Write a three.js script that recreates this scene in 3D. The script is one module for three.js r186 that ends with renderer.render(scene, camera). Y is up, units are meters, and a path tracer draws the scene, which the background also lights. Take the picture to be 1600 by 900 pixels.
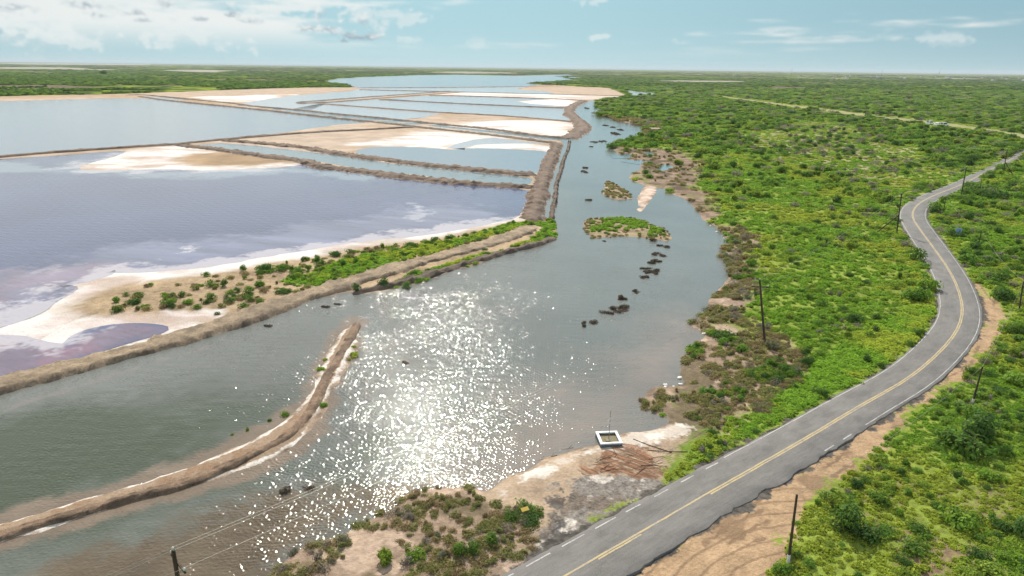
import * as THREE from 'three';
import { mergeGeometries, mergeVertices } from 'three/addons/utils/BufferGeometryUtils.js';

// ------------------------------------------------------------------ camera, sky, sun, exposure
const RAD = Math.PI / 180;
const scene = new THREE.Scene();
const camera = new THREE.PerspectiveCamera(2 * Math.atan(450 / 1067) / RAD, 16 / 9, 0.5, 60000);
camera.position.set(0, 36, 0);
camera.rotation.order = 'YXZ';
camera.rotation.set(-17.9 * RAD, 0, 0.7 * RAD);
scene.add(camera);

const renderer = new THREE.WebGLRenderer({ antialias: true });
renderer.toneMapping = THREE.LinearToneMapping;
renderer.toneMappingExposure = 1.27;
renderer.shadowMap.enabled = true;

const SUN_AZ = -7.5 * RAD, SUN_EL = 40.5 * RAD;          // azimuth from straight ahead, left negative
const sunDir = new THREE.Vector3(Math.sin(SUN_AZ) * Math.cos(SUN_EL), Math.sin(SUN_EL), -Math.cos(SUN_AZ) * Math.cos(SUN_EL));
const sun = new THREE.DirectionalLight(new THREE.Color().setRGB(1, 0.94, 0.82), 5);
sun.position.copy(sunDir).multiplyScalar(900);
sun.castShadow = true;
sun.shadow.mapSize.set(4096, 4096);
Object.assign(sun.shadow.camera, { left: -420, right: 420, top: 420, bottom: -420, near: 1, far: 2500 });
sun.target.position.set(0, 0, -200);
sun.position.add(sun.target.position);
scene.add(sun, sun.target);

// seeded random and a tileable fractal noise table
function rng(seed) { let a = seed >>> 0; return () => { a = (a + 0x6D2B79F5) | 0; let t = Math.imul(a ^ (a >>> 15), 1 | a); t = (t + Math.imul(t ^ (t >>> 7), 61 | t)) ^ t; return ((t ^ (t >>> 14)) >>> 0) / 4294967296; }; }
const clamp = (v, a, b) => (v < a ? a : v > b ? b : v), mix = (a, b, t) => a + (b - a) * t;
const smooth = (a, b, v) => { const t = clamp((v - a) / (b - a), 0, 1); return t * t * (3 - 2 * t); };
const NS = 1024;
function noiseTable(seed, cells0, octaves, gain) {
  const out = new Float32Array(NS * NS);
  let amp = 1, sum = 0;
  for (let o = 0, c = cells0; o < octaves; o++, c *= 2, amp *= gain) {
    const r = rng(seed + o * 977), g = new Float32Array(c * c);
    for (let i = 0; i < g.length; i++) g[i] = r() * 2 - 1;
    const step = c / NS;
    for (let y = 0; y < NS; y++) {
      const fy = y * step, y0 = Math.floor(fy), ty = fy - y0, sy = ty * ty * (3 - 2 * ty), r0 = (y0 % c) * c, r1 = ((y0 + 1) % c) * c;
      for (let x = 0; x < NS; x++) {
        const fx = x * step, x0 = Math.floor(fx), tx = fx - x0, sx = tx * tx * (3 - 2 * tx), a = x0 % c, b = (x0 + 1) % c;
        const p = g[r0 + a] + (g[r0 + b] - g[r0 + a]) * sx, q = g[r1 + a] + (g[r1 + b] - g[r1 + a]) * sx;
        out[y * NS + x] += amp * (p + (q - p) * sy);
      }
    }
    sum += amp * amp;
  }
  const k = 1.7 / Math.sqrt(sum);
  for (let i = 0; i < out.length; i++) out[i] = clamp(out[i] * k, -1.6, 1.6);
  return out;
}
const FB = noiseTable(11, 32, 5, 0.55);                  // 32 cells across the table
const FINE = noiseTable(77, 256, 2, 0.6);
function look(T, u, v) {
  u -= Math.floor(u); v -= Math.floor(v);
  const fx = u * NS, fy = v * NS, x0 = fx | 0, y0 = fy | 0, tx = fx - x0, ty = fy - y0, a = x0 & 1023, b = (x0 + 1) & 1023, r0 = (y0 & 1023) * NS, r1 = ((y0 + 1) & 1023) * NS;
  const p = T[r0 + a] + (T[r0 + b] - T[r0 + a]) * tx, q = T[r1 + a] + (T[r1 + b] - T[r1 + a]) * tx;
  return p + (q - p) * ty;
}
// fractal noise about -1..1 whose largest lumps are `size` metres wide
const nz = (x, z, size, k = 0) => look(FB, (x * 0.966 + z * 0.259) / (size * 32) + 0.37 * k, (z * 0.966 - x * 0.259) / (size * 32) + 0.71 * k);
const grain = (x, z, size, k = 0) => look(FINE, x / (size * 256) + 0.13 * k, z / (size * 256) + 0.29 * k);

// sky: hazy air brightening round the sun, a veil of high cloud on the sun's side, small grey cumulus low over the plain
function makeSky() {
  const W = 4096, Hh = 2048, data = new Float32Array(W * Hh * 4), r = rng(5);
  const puffs = SKY_PUFFS.map(([az, el, w, h, d]) => ({ az: az * RAD, el: el * RAD, w: w * RAD, h: h * RAD, d }));
  for (let i = 0; i < 46; i++) {                          // the same kind of small cloud goes on round the sky
    const az = -60 - r() * 240, el = 2.5 + r() * r() * 30, w = 1.2 + r() * 3.5;
    puffs.push({ az: az * RAD, el: el * RAD, w: w * RAD, h: w * RAD * (0.25 + 0.2 * r()), d: 0.5 + 0.5 * r() });
  }
  for (let y = 0; y < Hh; y++) {
    const el = ((y + 0.5) / Hh - 0.5) * Math.PI, e = Math.max(0, el), up = Math.sin(e), ce = Math.cos(el);
    const near = puffs.filter((p) => Math.abs(p.el - el) < p.h * 3);
    const t = 1 - Math.exp(-e / (13 * RAD)), lo = Math.exp(-e / (3.4 * RAD));
    for (let x = 0; x < W; x++) {
      // three's equirect: u = atan2(z, x) / 2pi + 0.5
      const phi = ((x + 0.5) / W - 0.5) * 2 * Math.PI, dx = Math.cos(phi) * ce, dz = Math.sin(phi) * ce, az = Math.atan2(dx, -dz);
      const g = Math.acos(clamp(dx * sunDir.x + Math.sin(el) * sunDir.y + dz * sunDir.z, -1, 1)) / RAD;
      const glow = 0.05 * Math.exp(-g / 12) + 0.80 * Math.exp(-((g / 39) ** 2));
      let R = mix(0.18, 0.25, t) + 0.26 * lo, G = mix(0.395, 0.42, t) + 0.20 * lo, B = mix(0.465, 0.62, t) + 0.19 * lo;
      R += glow * 0.68; G += glow * 0.90; B += glow * 0.84;
      if (el > -0.02) {
        const k = 1 / (up + 0.06), cx = dx * k, cz = dz * k;
        let veil = smooth(-0.35, 0.9, nz(cx, cz, 2.6, 3) + 0.35 * nz(cx, cz, 0.5, 4) + 0.8 - 1.7 * smooth(-26, 14, az / RAD) + 0.55 * smooth(60, 120, Math.abs(az / RAD)));
        veil *= smooth(0.6, 3.0, e / RAD) * 0.93;
        R = mix(R, 0.96 + 0.2 * glow, veil); G = mix(G, 0.96 + 0.2 * glow, veil); B = mix(B, 0.94 + 0.2 * glow, veil);
        for (const p of near) {
          let da = az - p.az; if (da > Math.PI) da -= 2 * Math.PI; if (da < -Math.PI) da += 2 * Math.PI;
          if (Math.abs(da) > p.w * 3) continue;
          const n1 = nz(az / RAD, el / RAD * 1.6, 1.1, 6), n2 = nz(az / RAD, el / RAD * 1.4, 0.35, 8);
          const q = 1 - Math.hypot(da / p.w, (el - p.el) / p.h) + 0.55 * n1 + 0.25 * n2;
          const a = smooth(0.05, 0.75, q) * Math.abs(p.d);
          if (a <= 0) continue;
          const under = p.d < 0 ? 1 : smooth(0.9, -0.5, (el - p.el) / p.h + 0.5 * n2);      // flat grey undersides, white heads
          const c = p.d < 0 ? [0.95, 0.98, 0.97] : [mix(0.90, 0.38, under), mix(0.93, 0.46, under), mix(0.93, 0.55, under)];
          R = mix(R, c[0], a); G = mix(G, c[1], a); B = mix(B, c[2], a);
        }
      }
      const i = (y * W + x) * 4;
      data[i] = R * 0.68; data[i + 1] = G * 0.70; data[i + 2] = B * 0.70; data[i + 3] = 1;
    }
  }
  const tex = new THREE.DataTexture(data, W, Hh, THREE.RGBAFormat, THREE.FloatType);
  tex.mapping = THREE.EquirectangularReflectionMapping; tex.magFilter = THREE.LinearFilter; tex.minFilter = THREE.LinearFilter; tex.needsUpdate = true;
  return tex;
}
// small clouds in view: azimuth, elevation, half width, half height in degrees, strength (negative: all white)
const SKY_PUFFS = [[-34.38,3.36,1.75,0.49,0.9],[-30.25,3.73,1.48,0.42,0.9],[-29.79,3.11,0.94,0.28,0.7],[-27.45,3.38,0.87,0.42,0.9],[-27.04,2.9,0.74,0.21,0.7],[-25.37,4.01,0.74,0.56,0.8],[-21.44,3.66,1.01,0.56,0.95],[-23.62,3.15,1.48,0.28,0.8],[-19.88,3.11,1.01,0.21,0.8],[-15.46,2.65,1.01,0.28,0.7],[-14.44,2.5,1.21,0.35,0.9],[-12.87,2.44,1.75,0.49,0.95],[-11.44,2.1,1.61,0.28,0.8],[-14.68,3.75,0.94,0.56,0.5],[-11.72,3.24,0.6,0.42,0.6],[-8.27,1.97,1.48,0.28,-0.35],[-3.02,1.76,1.34,0.49,-0.2],[6.88,2.34,1.21,0.35,-0.6],[6.36,4.92,1.48,0.35,-0.5],[28.01,2.23,3.36,0.28,-0.22],[29.54,2.34,2.69,0.35,-0.22],[30.52,2.09,1.61,0.35,-0.2],[12.68,1.99,1.07,0.28,-0.3],[-31.52,1.51,4.03,0.98,-0.6],[-23.98,1.94,4.7,0.98,-0.6],[-33.13,2.65,4.7,1.12,-0.7],[-18.11,3.87,4.03,0.98,-0.7],[-10.16,3.65,3.36,1.12,-0.5],[-27.77,3.9,4.03,0.98,-0.6]];
const sky = makeSky();
scene.background = sky;
scene.environment = sky;
scene.fog = new THREE.FogExp2(new THREE.Color().setRGB(0.80, 0.90, 1.0), 0.00003);

// ------------------------------------------------------------------ the plan of the place, in metres (x to the right, z towards the viewer)
const MAP = {
  channel: [[-68.37,-56.42],[-58.5,-70.5],[-51.8,-77.9],[-42.3,-89.5],[-32.6,-102.9],[-26.8,-108.6],[-23.2,-106.8],[-17.8,-113.3],[-11.9,-121.0],[-2.6,-131.7],[7.4,-142.1],[10.4,-148.0],[10.9,-161.0],[9.0,-165.9],[7.2,-168.8],[6.7,-173.5],[8.6,-188.4],[11.8,-225.4],[18.3,-283.4],[23.8,-342.8],[27.3,-365.0],[34.2,-383.2],[44.6,-443.2],[46.5,-515.9],[51,-636],[72,-783],[84,-833],[99,-845],[85,-758],[78,-683],[81,-623],[71,-603],[64.0,-568.7],[70.7,-547.4],[73.5,-514.0],[77.8,-496.3],[84.1,-474.6],[84.6,-449.0],[77.5,-416.3],[70.1,-395.3],[66.4,-380.1],[56.9,-358.8],[51.0,-351.9],[45.1,-333.7],[45.9,-315.4],[46.4,-290.3],[48.2,-276.3],[49.5,-270.8],[47.9,-259.9],[42.8,-248.0],[40.6,-237.3],[41.2,-227.7],[43.0,-220.1],[45.4,-216.6],[48.1,-216.8],[48.2,-209.7],[49.7,-204.3],[50.6,-195.0],[48.8,-180.2],[47.8,-168.9],[48.9,-157.6],[48.3,-145.2],[44.9,-139.6],[42.0,-131.4],[40.5,-122.8],[39.1,-118.3],[35.6,-111.1],[32.7,-105.9],[29.2,-99.7],[27.3,-96.8],[26.1,-93.8],[28.0,-91.4],[26.2,-89.1],[22.9,-85.4],[21.3,-80.9],[20.6,-77.4],[20.5,-74.7],[17.7,-74.1],[16.3,-72.9],[15.3,-70.9],[14.8,-68.7],[15.7,-68.1],[16.6,-66.5],[17.4,-66.1],[16.9,-64.7],[15.7,-64.3],[14.0,-63.4],[11.3,-61.9],[8.7,-60.3],[6.84,-59.27],[4.44,-58.28],[2.44,-56.12],[0.45,-54.39],[-1.38,-52.55],[-2.45,-52.14],[-3.51,-52.7],[-5.01,-52.87],[-6.64,-52.44],[-8.55,-51.83],[-9.39,-51.06],[-10.1,-49.68],[-11.06,-48.7],[-12.08,-47.66],[-12.98,-46.5],[-14.07,-45.69],[-15.72,-45.2],[-16.68,-43.4],[-17.21,-41.32],[-18.21,-37.71],[-17.75,-25.22],[-52.05,-30.3]],
  violet: [[-231.6,-200.9],[-224.5,-239.6],[-197.9,-264.9],[-180.3,-280.8],[-166.4,-298.1],[-160.2,-272.4],[-159.4,-246.9],[-149.7,-238.1],[-134.8,-239.4],[-123.4,-243.5],[-112.6,-239.7],[-92.5,-246.2],[-80.4,-256.5],[-79.4,-262.8],[-71.3,-253.0],[-43.9,-232.0],[-21.2,-221.6],[6.0,-210.2],[3.6,-188.1],[2.2,-173.2],[-1.8,-166.0],[-15.0,-154.8],[-25.7,-147.3],[-35.5,-141.1],[-46.4,-132.1],[-56.0,-123.8],[-63.4,-120.0],[-67.7,-119.0],[-75.0,-119.5],[-72.1,-116.4],[-77.8,-107.3],[-73.5,-109.2],[-73.2,-100.4],[-71.7,-96.7],[-73.1,-91.0],[-80.9,-79.2],[-90.4,-71.6]],
  pool: [[-91.1,-78.9],[-70.7,-87.6],[-61.7,-83.4],[-58.7,-83.7],[-59.9,-88.7],[-56.2,-91.6],[-49.6,-90.8],[-50.2,-88.3],[-51.8,-86.8],[-54.9,-82.1],[-57.8,-77.0],[-60.3,-73.1],[-71.25,-59.26]],
  bluepond: [[-596.7,-535.3],[-483,-662],[-444,-706],[-406,-762],[-347,-704],[-283,-646],[-213.3,-581.3],[-153.7,-521.5],[-101.8,-467.6],[-112.4,-449.7],[-119.7,-431.1],[-127.0,-398.8],[-138.7,-363.2],[-149.8,-343.7],[-164.2,-321.4],[-185.3,-297.3],[-205.2,-275.1],[-250.5,-218.2]],
  canal_a: [[-433,-815],[-375,-755],[-302,-689],[-224,-612],[-163.0,-553.5],[-88.9,-481.1],[-39.9,-430.9],[-12.2,-402.2],[11.7,-373.3],[27.5,-358.5],[27.8,-371.8],[12.0,-384.1],[-12.5,-414.6],[-41.0,-442.8],[-91.5,-495.9],[-167.4,-569.0],[-231,-625],[-317,-712],[-389,-784]],
  canal_b: [[-145.5,-320.8],[-135.4,-316.5],[-110.7,-296.8],[-82.7,-275.9],[-55.5,-252.7],[-37.5,-239.9],[-21.7,-231.0],[-6.8,-225.3],[5.0,-221.0],[6.5,-233.2],[-7.2,-240.9],[-23.4,-250.5],[-40.7,-260.9],[-60.4,-276.0],[-89.4,-299.0],[-118.5,-318.4],[-139.4,-329.9]],
  midpond: [[-67.2,-299.0],[-65.5,-324.3],[-42.4,-321.4],[-26.0,-310.4],[-21.6,-321.1],[-3.7,-320.4],[16.6,-312.4],[12.1,-273.0],[8.6,-243.7],[-7.6,-253.5],[-24.7,-264.1],[-43.2,-277.6],[-56.9,-288.8]],
  midsliver: [[-29.4,-325.5],[-20.8,-359.2],[-11.2,-370.5],[18.7,-342.2],[-0.9,-347.4],[-16.6,-341.1],[-25.8,-318.0]],
  pond_left: [[-257,-682],[-262,-756],[-268,-838],[-256,-935],[-241,-1015],[-240,-1103],[-130,-1069],[-101,-1080],[-162,-880],[-204,-742],[-210,-687],[-190,-692],[-173.4,-589.5],[-239,-645]],
  pond_three: [[-184,-606],[-187,-680],[-137,-636],[-91.4,-597.2],[-63.8,-568.5],[-66.8,-530.1],[-83.7,-500.4],[-93.2,-505.2],[-154.4,-559.2]],
  pond_low: [[-190,-692],[-151,-819],[-97,-755],[-44,-714],[0,-688],[48,-666],[43.9,-496.8],[16.3,-530.8],[-17.0,-561.5],[-53.4,-578.8],[-141,-656]],
  pond_high: [[-145,-803],[-111,-911],[-55,-908],[0,-879],[36,-853],[-3,-794],[11,-740],[50,-688],[0,-700],[-44,-727],[-99,-769]],
  pond_far: [[-246,-1126],[-257,-1174],[-117,-1272],[25,-1399],[-4,-1212],[47,-1133],[54,-1026],[0,-1046],[-86,-1085],[-133,-1091]],
  lagoon: [[-441,-1672],[-507,-2062],[-493,-2499],[-403,-3168],[-256,-3400],[0,-3250],[303,-4181],[251,-2521],[125,-2079],[26,-1727],[58,-1583],[26,-1458],[-120,-1312],[-266,-1215],[-315,-1369],[-397,-1555]],
  inlet: [[188,-1270],[202,-1240],[216,-1164],[220,-1067],[197,-1000],[168,-1002]],
  puddle: [[51.8,-255.2],[56.4,-265.9],[60.0,-271.7],[61.7,-266.4],[58.5,-257.5],[53.6,-252.1]],
  puddle_b: [[46.2,-301.2],[50.7,-308.6],[52.4,-301.8],[48.7,-292.6],[46.0,-292.4]],
  puddle_c: [[58.0,-309.4],[61.8,-314.6],[62.4,-307.5],[58.8,-300.2]],
  puddle_d: [[47.5,-280.1],[52.0,-286.6],[54.1,-280.8],[50.4,-274.6]],
  strip_a: [[-3065,-4012],[-3237,-4865],[-2725,-4589],[-2248,-3728],[-2447,-3401]],
  strip_b: [[-1843,-3717],[-1994,-4423],[-1609,-3979],[-1274,-3067],[-1453,-3157]],
  strip_c: [[-554,-4451],[-428,-5694],[-19,-5189],[-16,-4381],[-299,-3977]],
  strip_d: [[-7851,-10174],[-13257,-21095],[-11576,-22791],[-6409,-12612],[-5993,-9017]],
  strip_e: [[408,-2210],[561,-2443],[776,-2501],[738,-2262],[555,-2089]],
  spit: [[-46.53,-43.59],[-41.83,-47.34],[-38.14,-49.93],[-34.06,-52.65],[-29.83,-56.28],[-26.86,-59.09],[-24.8,-62.5],[-23.3,-67.3],[-23.2,-72.5],[-23.7,-79.0],[-24.0,-84.8],[-24.1,-92.4],[-23.2,-94.8],[-22.1,-94.8],[-21.5,-90.0],[-21.2,-85.3],[-20.9,-78.1],[-20.8,-72.7],[-20.7,-67.8],[-20.7,-62.3],[-21.44,-59.09],[-23.73,-56.3],[-26.72,-53.61],[-29.7,-51.68],[-32.66,-50.04],[-35.8,-47.62],[-37.96,-45.56],[-39.87,-44.6],[-44.6,-41.32]],
  isle_big: [[16.8,-161.3],[17.9,-166.4],[20.8,-169.6],[28.3,-170.8],[32.1,-169.5],[34.2,-163.7],[36.7,-156.9],[35.7,-149.3],[34.8,-146.3],[32.4,-146.8],[28.5,-148.9],[26.5,-150.0],[23.5,-149.3],[19.8,-147.9],[16.9,-146.6],[16.6,-153.3]],
  isle_small: [[30.6,-228.2],[32.6,-227.0],[34.2,-219.4],[35.4,-211.1],[35.3,-203.3],[34.3,-197.0],[30.0,-194.7],[27.9,-199.6],[27.0,-206.0],[28.3,-212.9]],
  isle_sand: [[43.2,-221.3],[45.8,-216.6],[42.3,-206.0],[38.1,-190.3],[34.5,-179.3],[32.3,-174.2],[31.0,-175.0],[33.7,-183.6],[35.5,-191.1],[35.8,-196.0],[38.8,-206.8]],
  saltworks: [[-665.4,-598.2],[-548,-754],[-461,-867],[-435,-958],[-403,-1055],[-349,-1161],[-282,-1208],[-275,-1251],[85,-1567],[148,-1440],[185,-1388],[160,-977],[81,-808],[47.5,-443.6],[27.8,-346.2],[7.9,-169.6],[11.1,-158.9],[11.0,-148.0],[-25.0,-105.0],[-57.0,-68.5],[-70.85,-53.68]],
  bank_sand: [[-68.7,-98.5],[-68.8,-104.3],[-67.7,-108.8],[-63.0,-113.7],[-53.5,-118.0],[-44.3,-126.1],[-33.9,-134.2],[-24.6,-141.0],[-14.4,-148.5],[-0.2,-161.8],[2.2,-165.5],[8.4,-147.9],[-26.1,-110.4],[-42.5,-94.4],[-45.7,-97.6],[-56.4,-93.9],[-63.5,-94.7]],
  sand_oval: [[-136.0,-272.7],[-133.2,-285.5],[-120.4,-293.5],[-98.9,-278.3],[-85.3,-267.8],[-87.3,-258.5],[-108.4,-251.4],[-120.5,-252.0]],
  sand_mid: [[-138.4,-338.9],[-125.8,-366.5],[-106.8,-383.7],[-74.5,-399.8],[-58.9,-393.9],[-68.1,-347.2],[-83.5,-319.6],[-67.7,-301.2],[-53.5,-284.8],[-94.2,-315.8]],
  sand_low: [[-66.7,-296.7],[-50.6,-283.0],[-25.2,-264.1],[8.1,-240.6],[8.8,-234.8],[-23.7,-253.8],[-62.1,-284.0],[-93.5,-313.3]],
  sand_three: [[-71.3,-478.2],[-70.6,-522.5],[-51.5,-547.5],[-16.1,-532.1],[-1.5,-501.6],[-26.1,-452.6],[-42.5,-450.1]],
  sand_shore: [[-456,-858],[-403,-1055],[-330,-1207],[-282,-1208],[-252,-1148],[-251,-1053],[-276,-917],[-276,-817],[-273,-724],[-323,-754],[-404,-815]],
  sand_far: [[-4,-1212],[33,-1389],[141,-1414],[192,-1370],[167,-990],[86,-988],[54,-1026],[47,-1133]],
  salt_south: [[2.7,-170.9],[-1.8,-168.3],[-15.2,-156.8],[-26.0,-149.2],[-35.9,-142.7],[-46.7,-133.1],[-56.3,-124.6],[-64.0,-121.3],[-68.4,-120.2],[-75.9,-120.3],[-72.5,-116.4],[-78.5,-107.3],[-74.1,-108.9],[-73.9,-100.4],[-72.4,-96.6],[-74.6,-91.7],[-82.7,-81.2],[-80.1,-78.3],[-70.4,-87.2],[-61.4,-82.9],[-58.3,-83.3],[-59.6,-88.7],[-62.5,-92.4],[-66.9,-96.3],[-68.4,-100.6],[-68.3,-104.0],[-67.7,-108.8],[-63.0,-113.7],[-53.5,-118.0],[-44.3,-126.1],[-34.0,-134.7],[-24.7,-141.6],[-14.5,-149.1],[-0.2,-161.8]],
  salt_strip: [[-63.0,-92.4],[-62.9,-94.5],[-54.1,-96.7],[-45.4,-98.5],[-43.6,-96.0],[-46.3,-92.4],[-49.5,-90.5],[-56.0,-91.3],[-59.9,-88.7]],
  salt_wedge: [[-54.6,-81.7],[-51.7,-86.6],[-49.8,-90.0],[-46.2,-92.2],[-44.6,-90.7],[-49.0,-84.9],[-53.3,-80.5]],
  salt_oval: [[-61.5,-76.9],[-61.2,-78.8],[-58.7,-78.7],[-58.5,-77.2],[-59.8,-75.6]],
  salt_north: [[-159.7,-245.2],[-160.4,-272.4],[-165.2,-295.8],[-156.1,-316.9],[-134.0,-306.4],[-121.7,-293.4],[-133.2,-285.5],[-134.7,-270.9],[-122.4,-253.6],[-110.7,-251.2],[-81.7,-260.8],[-91.9,-244.6],[-111.9,-238.3],[-122.7,-242.0],[-134.0,-237.9],[-148.9,-236.7]],
  salt_mid: [[-80.3,-330.9],[-68.1,-347.2],[-58.4,-390.1],[-41.9,-404.3],[-11.2,-370.5],[-20.6,-356.0],[-28.4,-328.4],[-24.9,-310.5],[-42.0,-318.8],[-66.0,-326.9]],
  salt_tongue: [[-24.1,-323.4],[-7.3,-348.2],[14.7,-336.0],[17.9,-315.0],[-0.8,-318.1]],
  salt_three: [[-32.3,-451.6],[0.4,-508.2],[43.3,-479.3],[41.3,-442.7],[32.4,-383.0],[12.3,-391.6],[-12.9,-425.6]],
  salt_high: [[-3,-794],[36,-862],[83,-828],[49,-677],[11,-727]],
  salt_band: [[-115,-914],[-83,-1049],[0,-1025],[61,-1008],[161,-982],[85,-839],[53,-865],[0,-899],[-57,-926]],
  salt_left: [[-348,-747],[-349,-814],[-301,-867],[-283,-938],[-277,-800],[-255,-688],[-312,-727]],
  salt_lagoon: [[25,-1726],[43,-1850],[126,-2131],[208,-2421],[248,-2386],[133,-1945]],
  marsh_east: [[14.5,-69.0],[15.5,-72.0],[20.6,-75.4],[20.9,-80.3],[23.0,-85.8],[27.7,-91.6],[25.9,-93.8],[29.2,-99.7],[35.6,-111.1],[40.0,-120.3],[42.3,-132.4],[49.2,-146.4],[48.9,-160.3],[54.3,-160.6],[51.5,-142.6],[45.9,-129.7],[43.5,-116.9],[38.9,-106.2],[34.9,-99.9],[35.1,-91.8],[38.4,-86.1],[36.8,-77.9],[32.6,-75.0],[28.7,-68.4],[22.8,-65.4],[18.7,-61.4],[17.8,-64.2],[16.9,-64.7],[17.4,-66.4]],
  marsh_north: [[47.7,-167.4],[49.2,-193.9],[47.5,-212.0],[40.1,-234.4],[48.5,-263.5],[43.4,-307.9],[45.7,-336.6],[59.6,-327.2],[77.0,-323.8],[74.7,-284.7],[70.0,-251.9],[59.1,-222.5],[58.1,-199.6],[53.1,-172.3]],
  marsh_point: [[62.1,-560.6],[77.3,-541.5],[95.3,-505.1],[101.1,-477.2],[83.8,-421.4],[70.2,-387.8],[81.5,-429.9],[78.3,-458.0],[71.7,-501.3]],
  marsh_front: [[-18.21,-37.71],[-17.25,-41.45],[-15.78,-45.43],[-13.01,-46.66],[-10.13,-49.86],[-8.58,-52.02],[-5.03,-53.06],[-2.45,-52.24],[-0.6,-50.32],[3.5,-49.51],[2.79,-45.39],[-0.7,-42.42],[-5.03,-37.92]],
  beach: [[-2.88,-51.66],[-1.39,-52.75],[0.45,-54.39],[4.44,-58.28],[8.7,-60.3],[14.0,-63.4],[16.9,-64.7],[18.6,-64.4],[18.7,-61.4],[16.16,-57.19],[13.14,-54.25],[11.65,-52.43],[5.49,-47.18],[2.78,-45.24],[3.61,-49.51],[-0.32,-50.14]],
  beach_salt: [[-1.76,-51.97],[0.45,-54.39],[4.44,-58.28],[8.7,-60.3],[14.0,-63.4],[17.2,-64.7],[18.6,-64.2],[17.2,-62.2],[13.0,-60.4],[9.58,-58.51],[6.04,-57.3],[3.17,-54.76],[0.22,-52.2]],
  mulch: [[6.46,-55.14],[8.25,-57.8],[10.31,-59.23],[12.8,-59.05],[15.31,-57.5],[13.98,-55.51],[12.26,-54.23],[10.92,-53.2],[8.77,-54.57]],
  gravel: [[4.37,-53.06],[6.41,-54.52],[9.07,-54.57],[11.75,-53.02],[13.65,-53.85],[14.07,-53.07],[7.69,-48.04],[2.77,-44.78],[3.55,-48.21]],
  soot: [[3.73,-51.79],[4.55,-53.07],[5.2,-51.82],[4.6,-49.53],[3.82,-47.39],[3.2,-45.4],[2.68,-45.23],[3.31,-47.79]],
  verge_sand: [[5.6,-38.09],[9.15,-42.25],[13.6,-45.97],[19.41,-49.82],[25.98,-55.56],[34.2,-61.7],[43.0,-68.5],[51.5,-75.6],[59.2,-83.0],[67.1,-91.6],[72.5,-98.4],[77.9,-107.6],[82.3,-116.6],[81.1,-110.4],[77.9,-102.9],[70.8,-93.0],[63.2,-84.6],[55.5,-77.1],[43.8,-67.4],[34.88,-59.08],[28.28,-52.58],[24.31,-49.74],[21.84,-45.74],[18.94,-42.08],[15.85,-38.26]],
  grass_verge: [[19.1,-60.1],[26.6,-66.2],[33.5,-73.3],[41.4,-82.9],[50.1,-92.3],[58.7,-97.9],[69.5,-107.3],[64.8,-98.1],[56.9,-88.9],[44.4,-77.2],[33.2,-68.6],[22.7,-60.5],[16.34,-55.35],[15.91,-56.09]],
  dirt_track: [[292.7,-390.0],[296.0,-404.8],[303.5,-437.9],[304.4,-478.2],[301.8,-519.7],[292.6,-557.3],[291,-646],[284,-792],[284,-1026],[294,-1066],[301,-841],[308,-683],[309.2,-589.5],[317.7,-547.8],[319.2,-501.9],[316.9,-457.8],[311.3,-426.2],[313.4,-418.5]],
  track_verge: [[263.9,-318.1],[279.6,-381.6],[285.4,-411.0],[286.3,-449.0],[280.7,-482.6],[277.7,-528.3],[274,-607],[269,-749],[270,-978],[298,-1080],[314,-876],[321,-713],[323,-616],[330.7,-570.8],[333.3,-524.7],[331.6,-479.5],[328.2,-450.1],[321.2,-389.9]],
  dry_glade: [[124.6,-390.9],[213.5,-524.3],[239.6,-498.4],[194.0,-365.2],[193.3,-323.2],[139.9,-242.3],[114.3,-226.6],[118.8,-273.2],[107.6,-291.9]],
  yellow_glade: [[126.7,-234.2],[159.4,-273.2],[178.2,-274.8],[219.8,-313.8],[258.1,-351.3],[249.5,-339.3],[156.1,-239.2],[123.8,-209.4],[106.6,-188.2],[106.8,-202.8]],
  road_left: [[-6.47,-35.86],[-3.3,-38.58],[-0.54,-41.02],[3.14,-44.46],[6.21,-46.86],[8.82,-48.76],[11.28,-50.59],[13.89,-52.45],[16.07,-54.19],[19.16,-56.71],[25.4,-61.6],[32.5,-66.9],[35.7,-69.1],[41.7,-74.0],[45.7,-77.5],[50.0,-81.2],[55.6,-86.7],[61.7,-93.7],[67.1,-101.4],[73.5,-112.5],[79.4,-125.0],[86.2,-141.9],[95.1,-164.3],[99.6,-173.7],[106.6,-185.0],[120.6,-202.5],[148.7,-230.7],[190.5,-275.1],[251.5,-342.2],[408.0,-510.3]],
  road_right: [[1.54,-35.99],[4.73,-38.6],[8.23,-41.18],[13.11,-44.95],[16.67,-47.64],[20.58,-50.42],[25.04,-54.08],[28.9,-57.04],[33.6,-60.7],[39.6,-65.4],[46.3,-70.7],[50.6,-74.3],[58.0,-81.4],[65.1,-89.1],[71.3,-97.0],[76.2,-105.1],[81.4,-115.7],[87.8,-130.3],[95.8,-148.7],[103.3,-166.2],[106.2,-172.5],[111.8,-181.8],[122.2,-196.4],[148.7,-224.1],[179.4,-258.4],[230.1,-312.1],[380.0,-469.0]],
  road_mid: [[-2.17,-35.93],[0.8,-38.41],[4.01,-41.1],[7.99,-44.25],[12.93,-47.9],[15.3,-50.04],[19.25,-53.05],[25.53,-57.87],[31.2,-62.4],[34.1,-64.6],[40.9,-70.3],[46.7,-74.3],[50.8,-78.2],[60.0,-87.3],[67.8,-96.8],[73.6,-106.3],[80.5,-120.0],[87.1,-135.6],[94.3,-153.5],[101.0,-169.8],[104.3,-176.3],[113.3,-190.0],[125.4,-203.9],[148.2,-226.7],[184.8,-266.5],[240.3,-326.5],[395.8,-491.8]],
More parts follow.
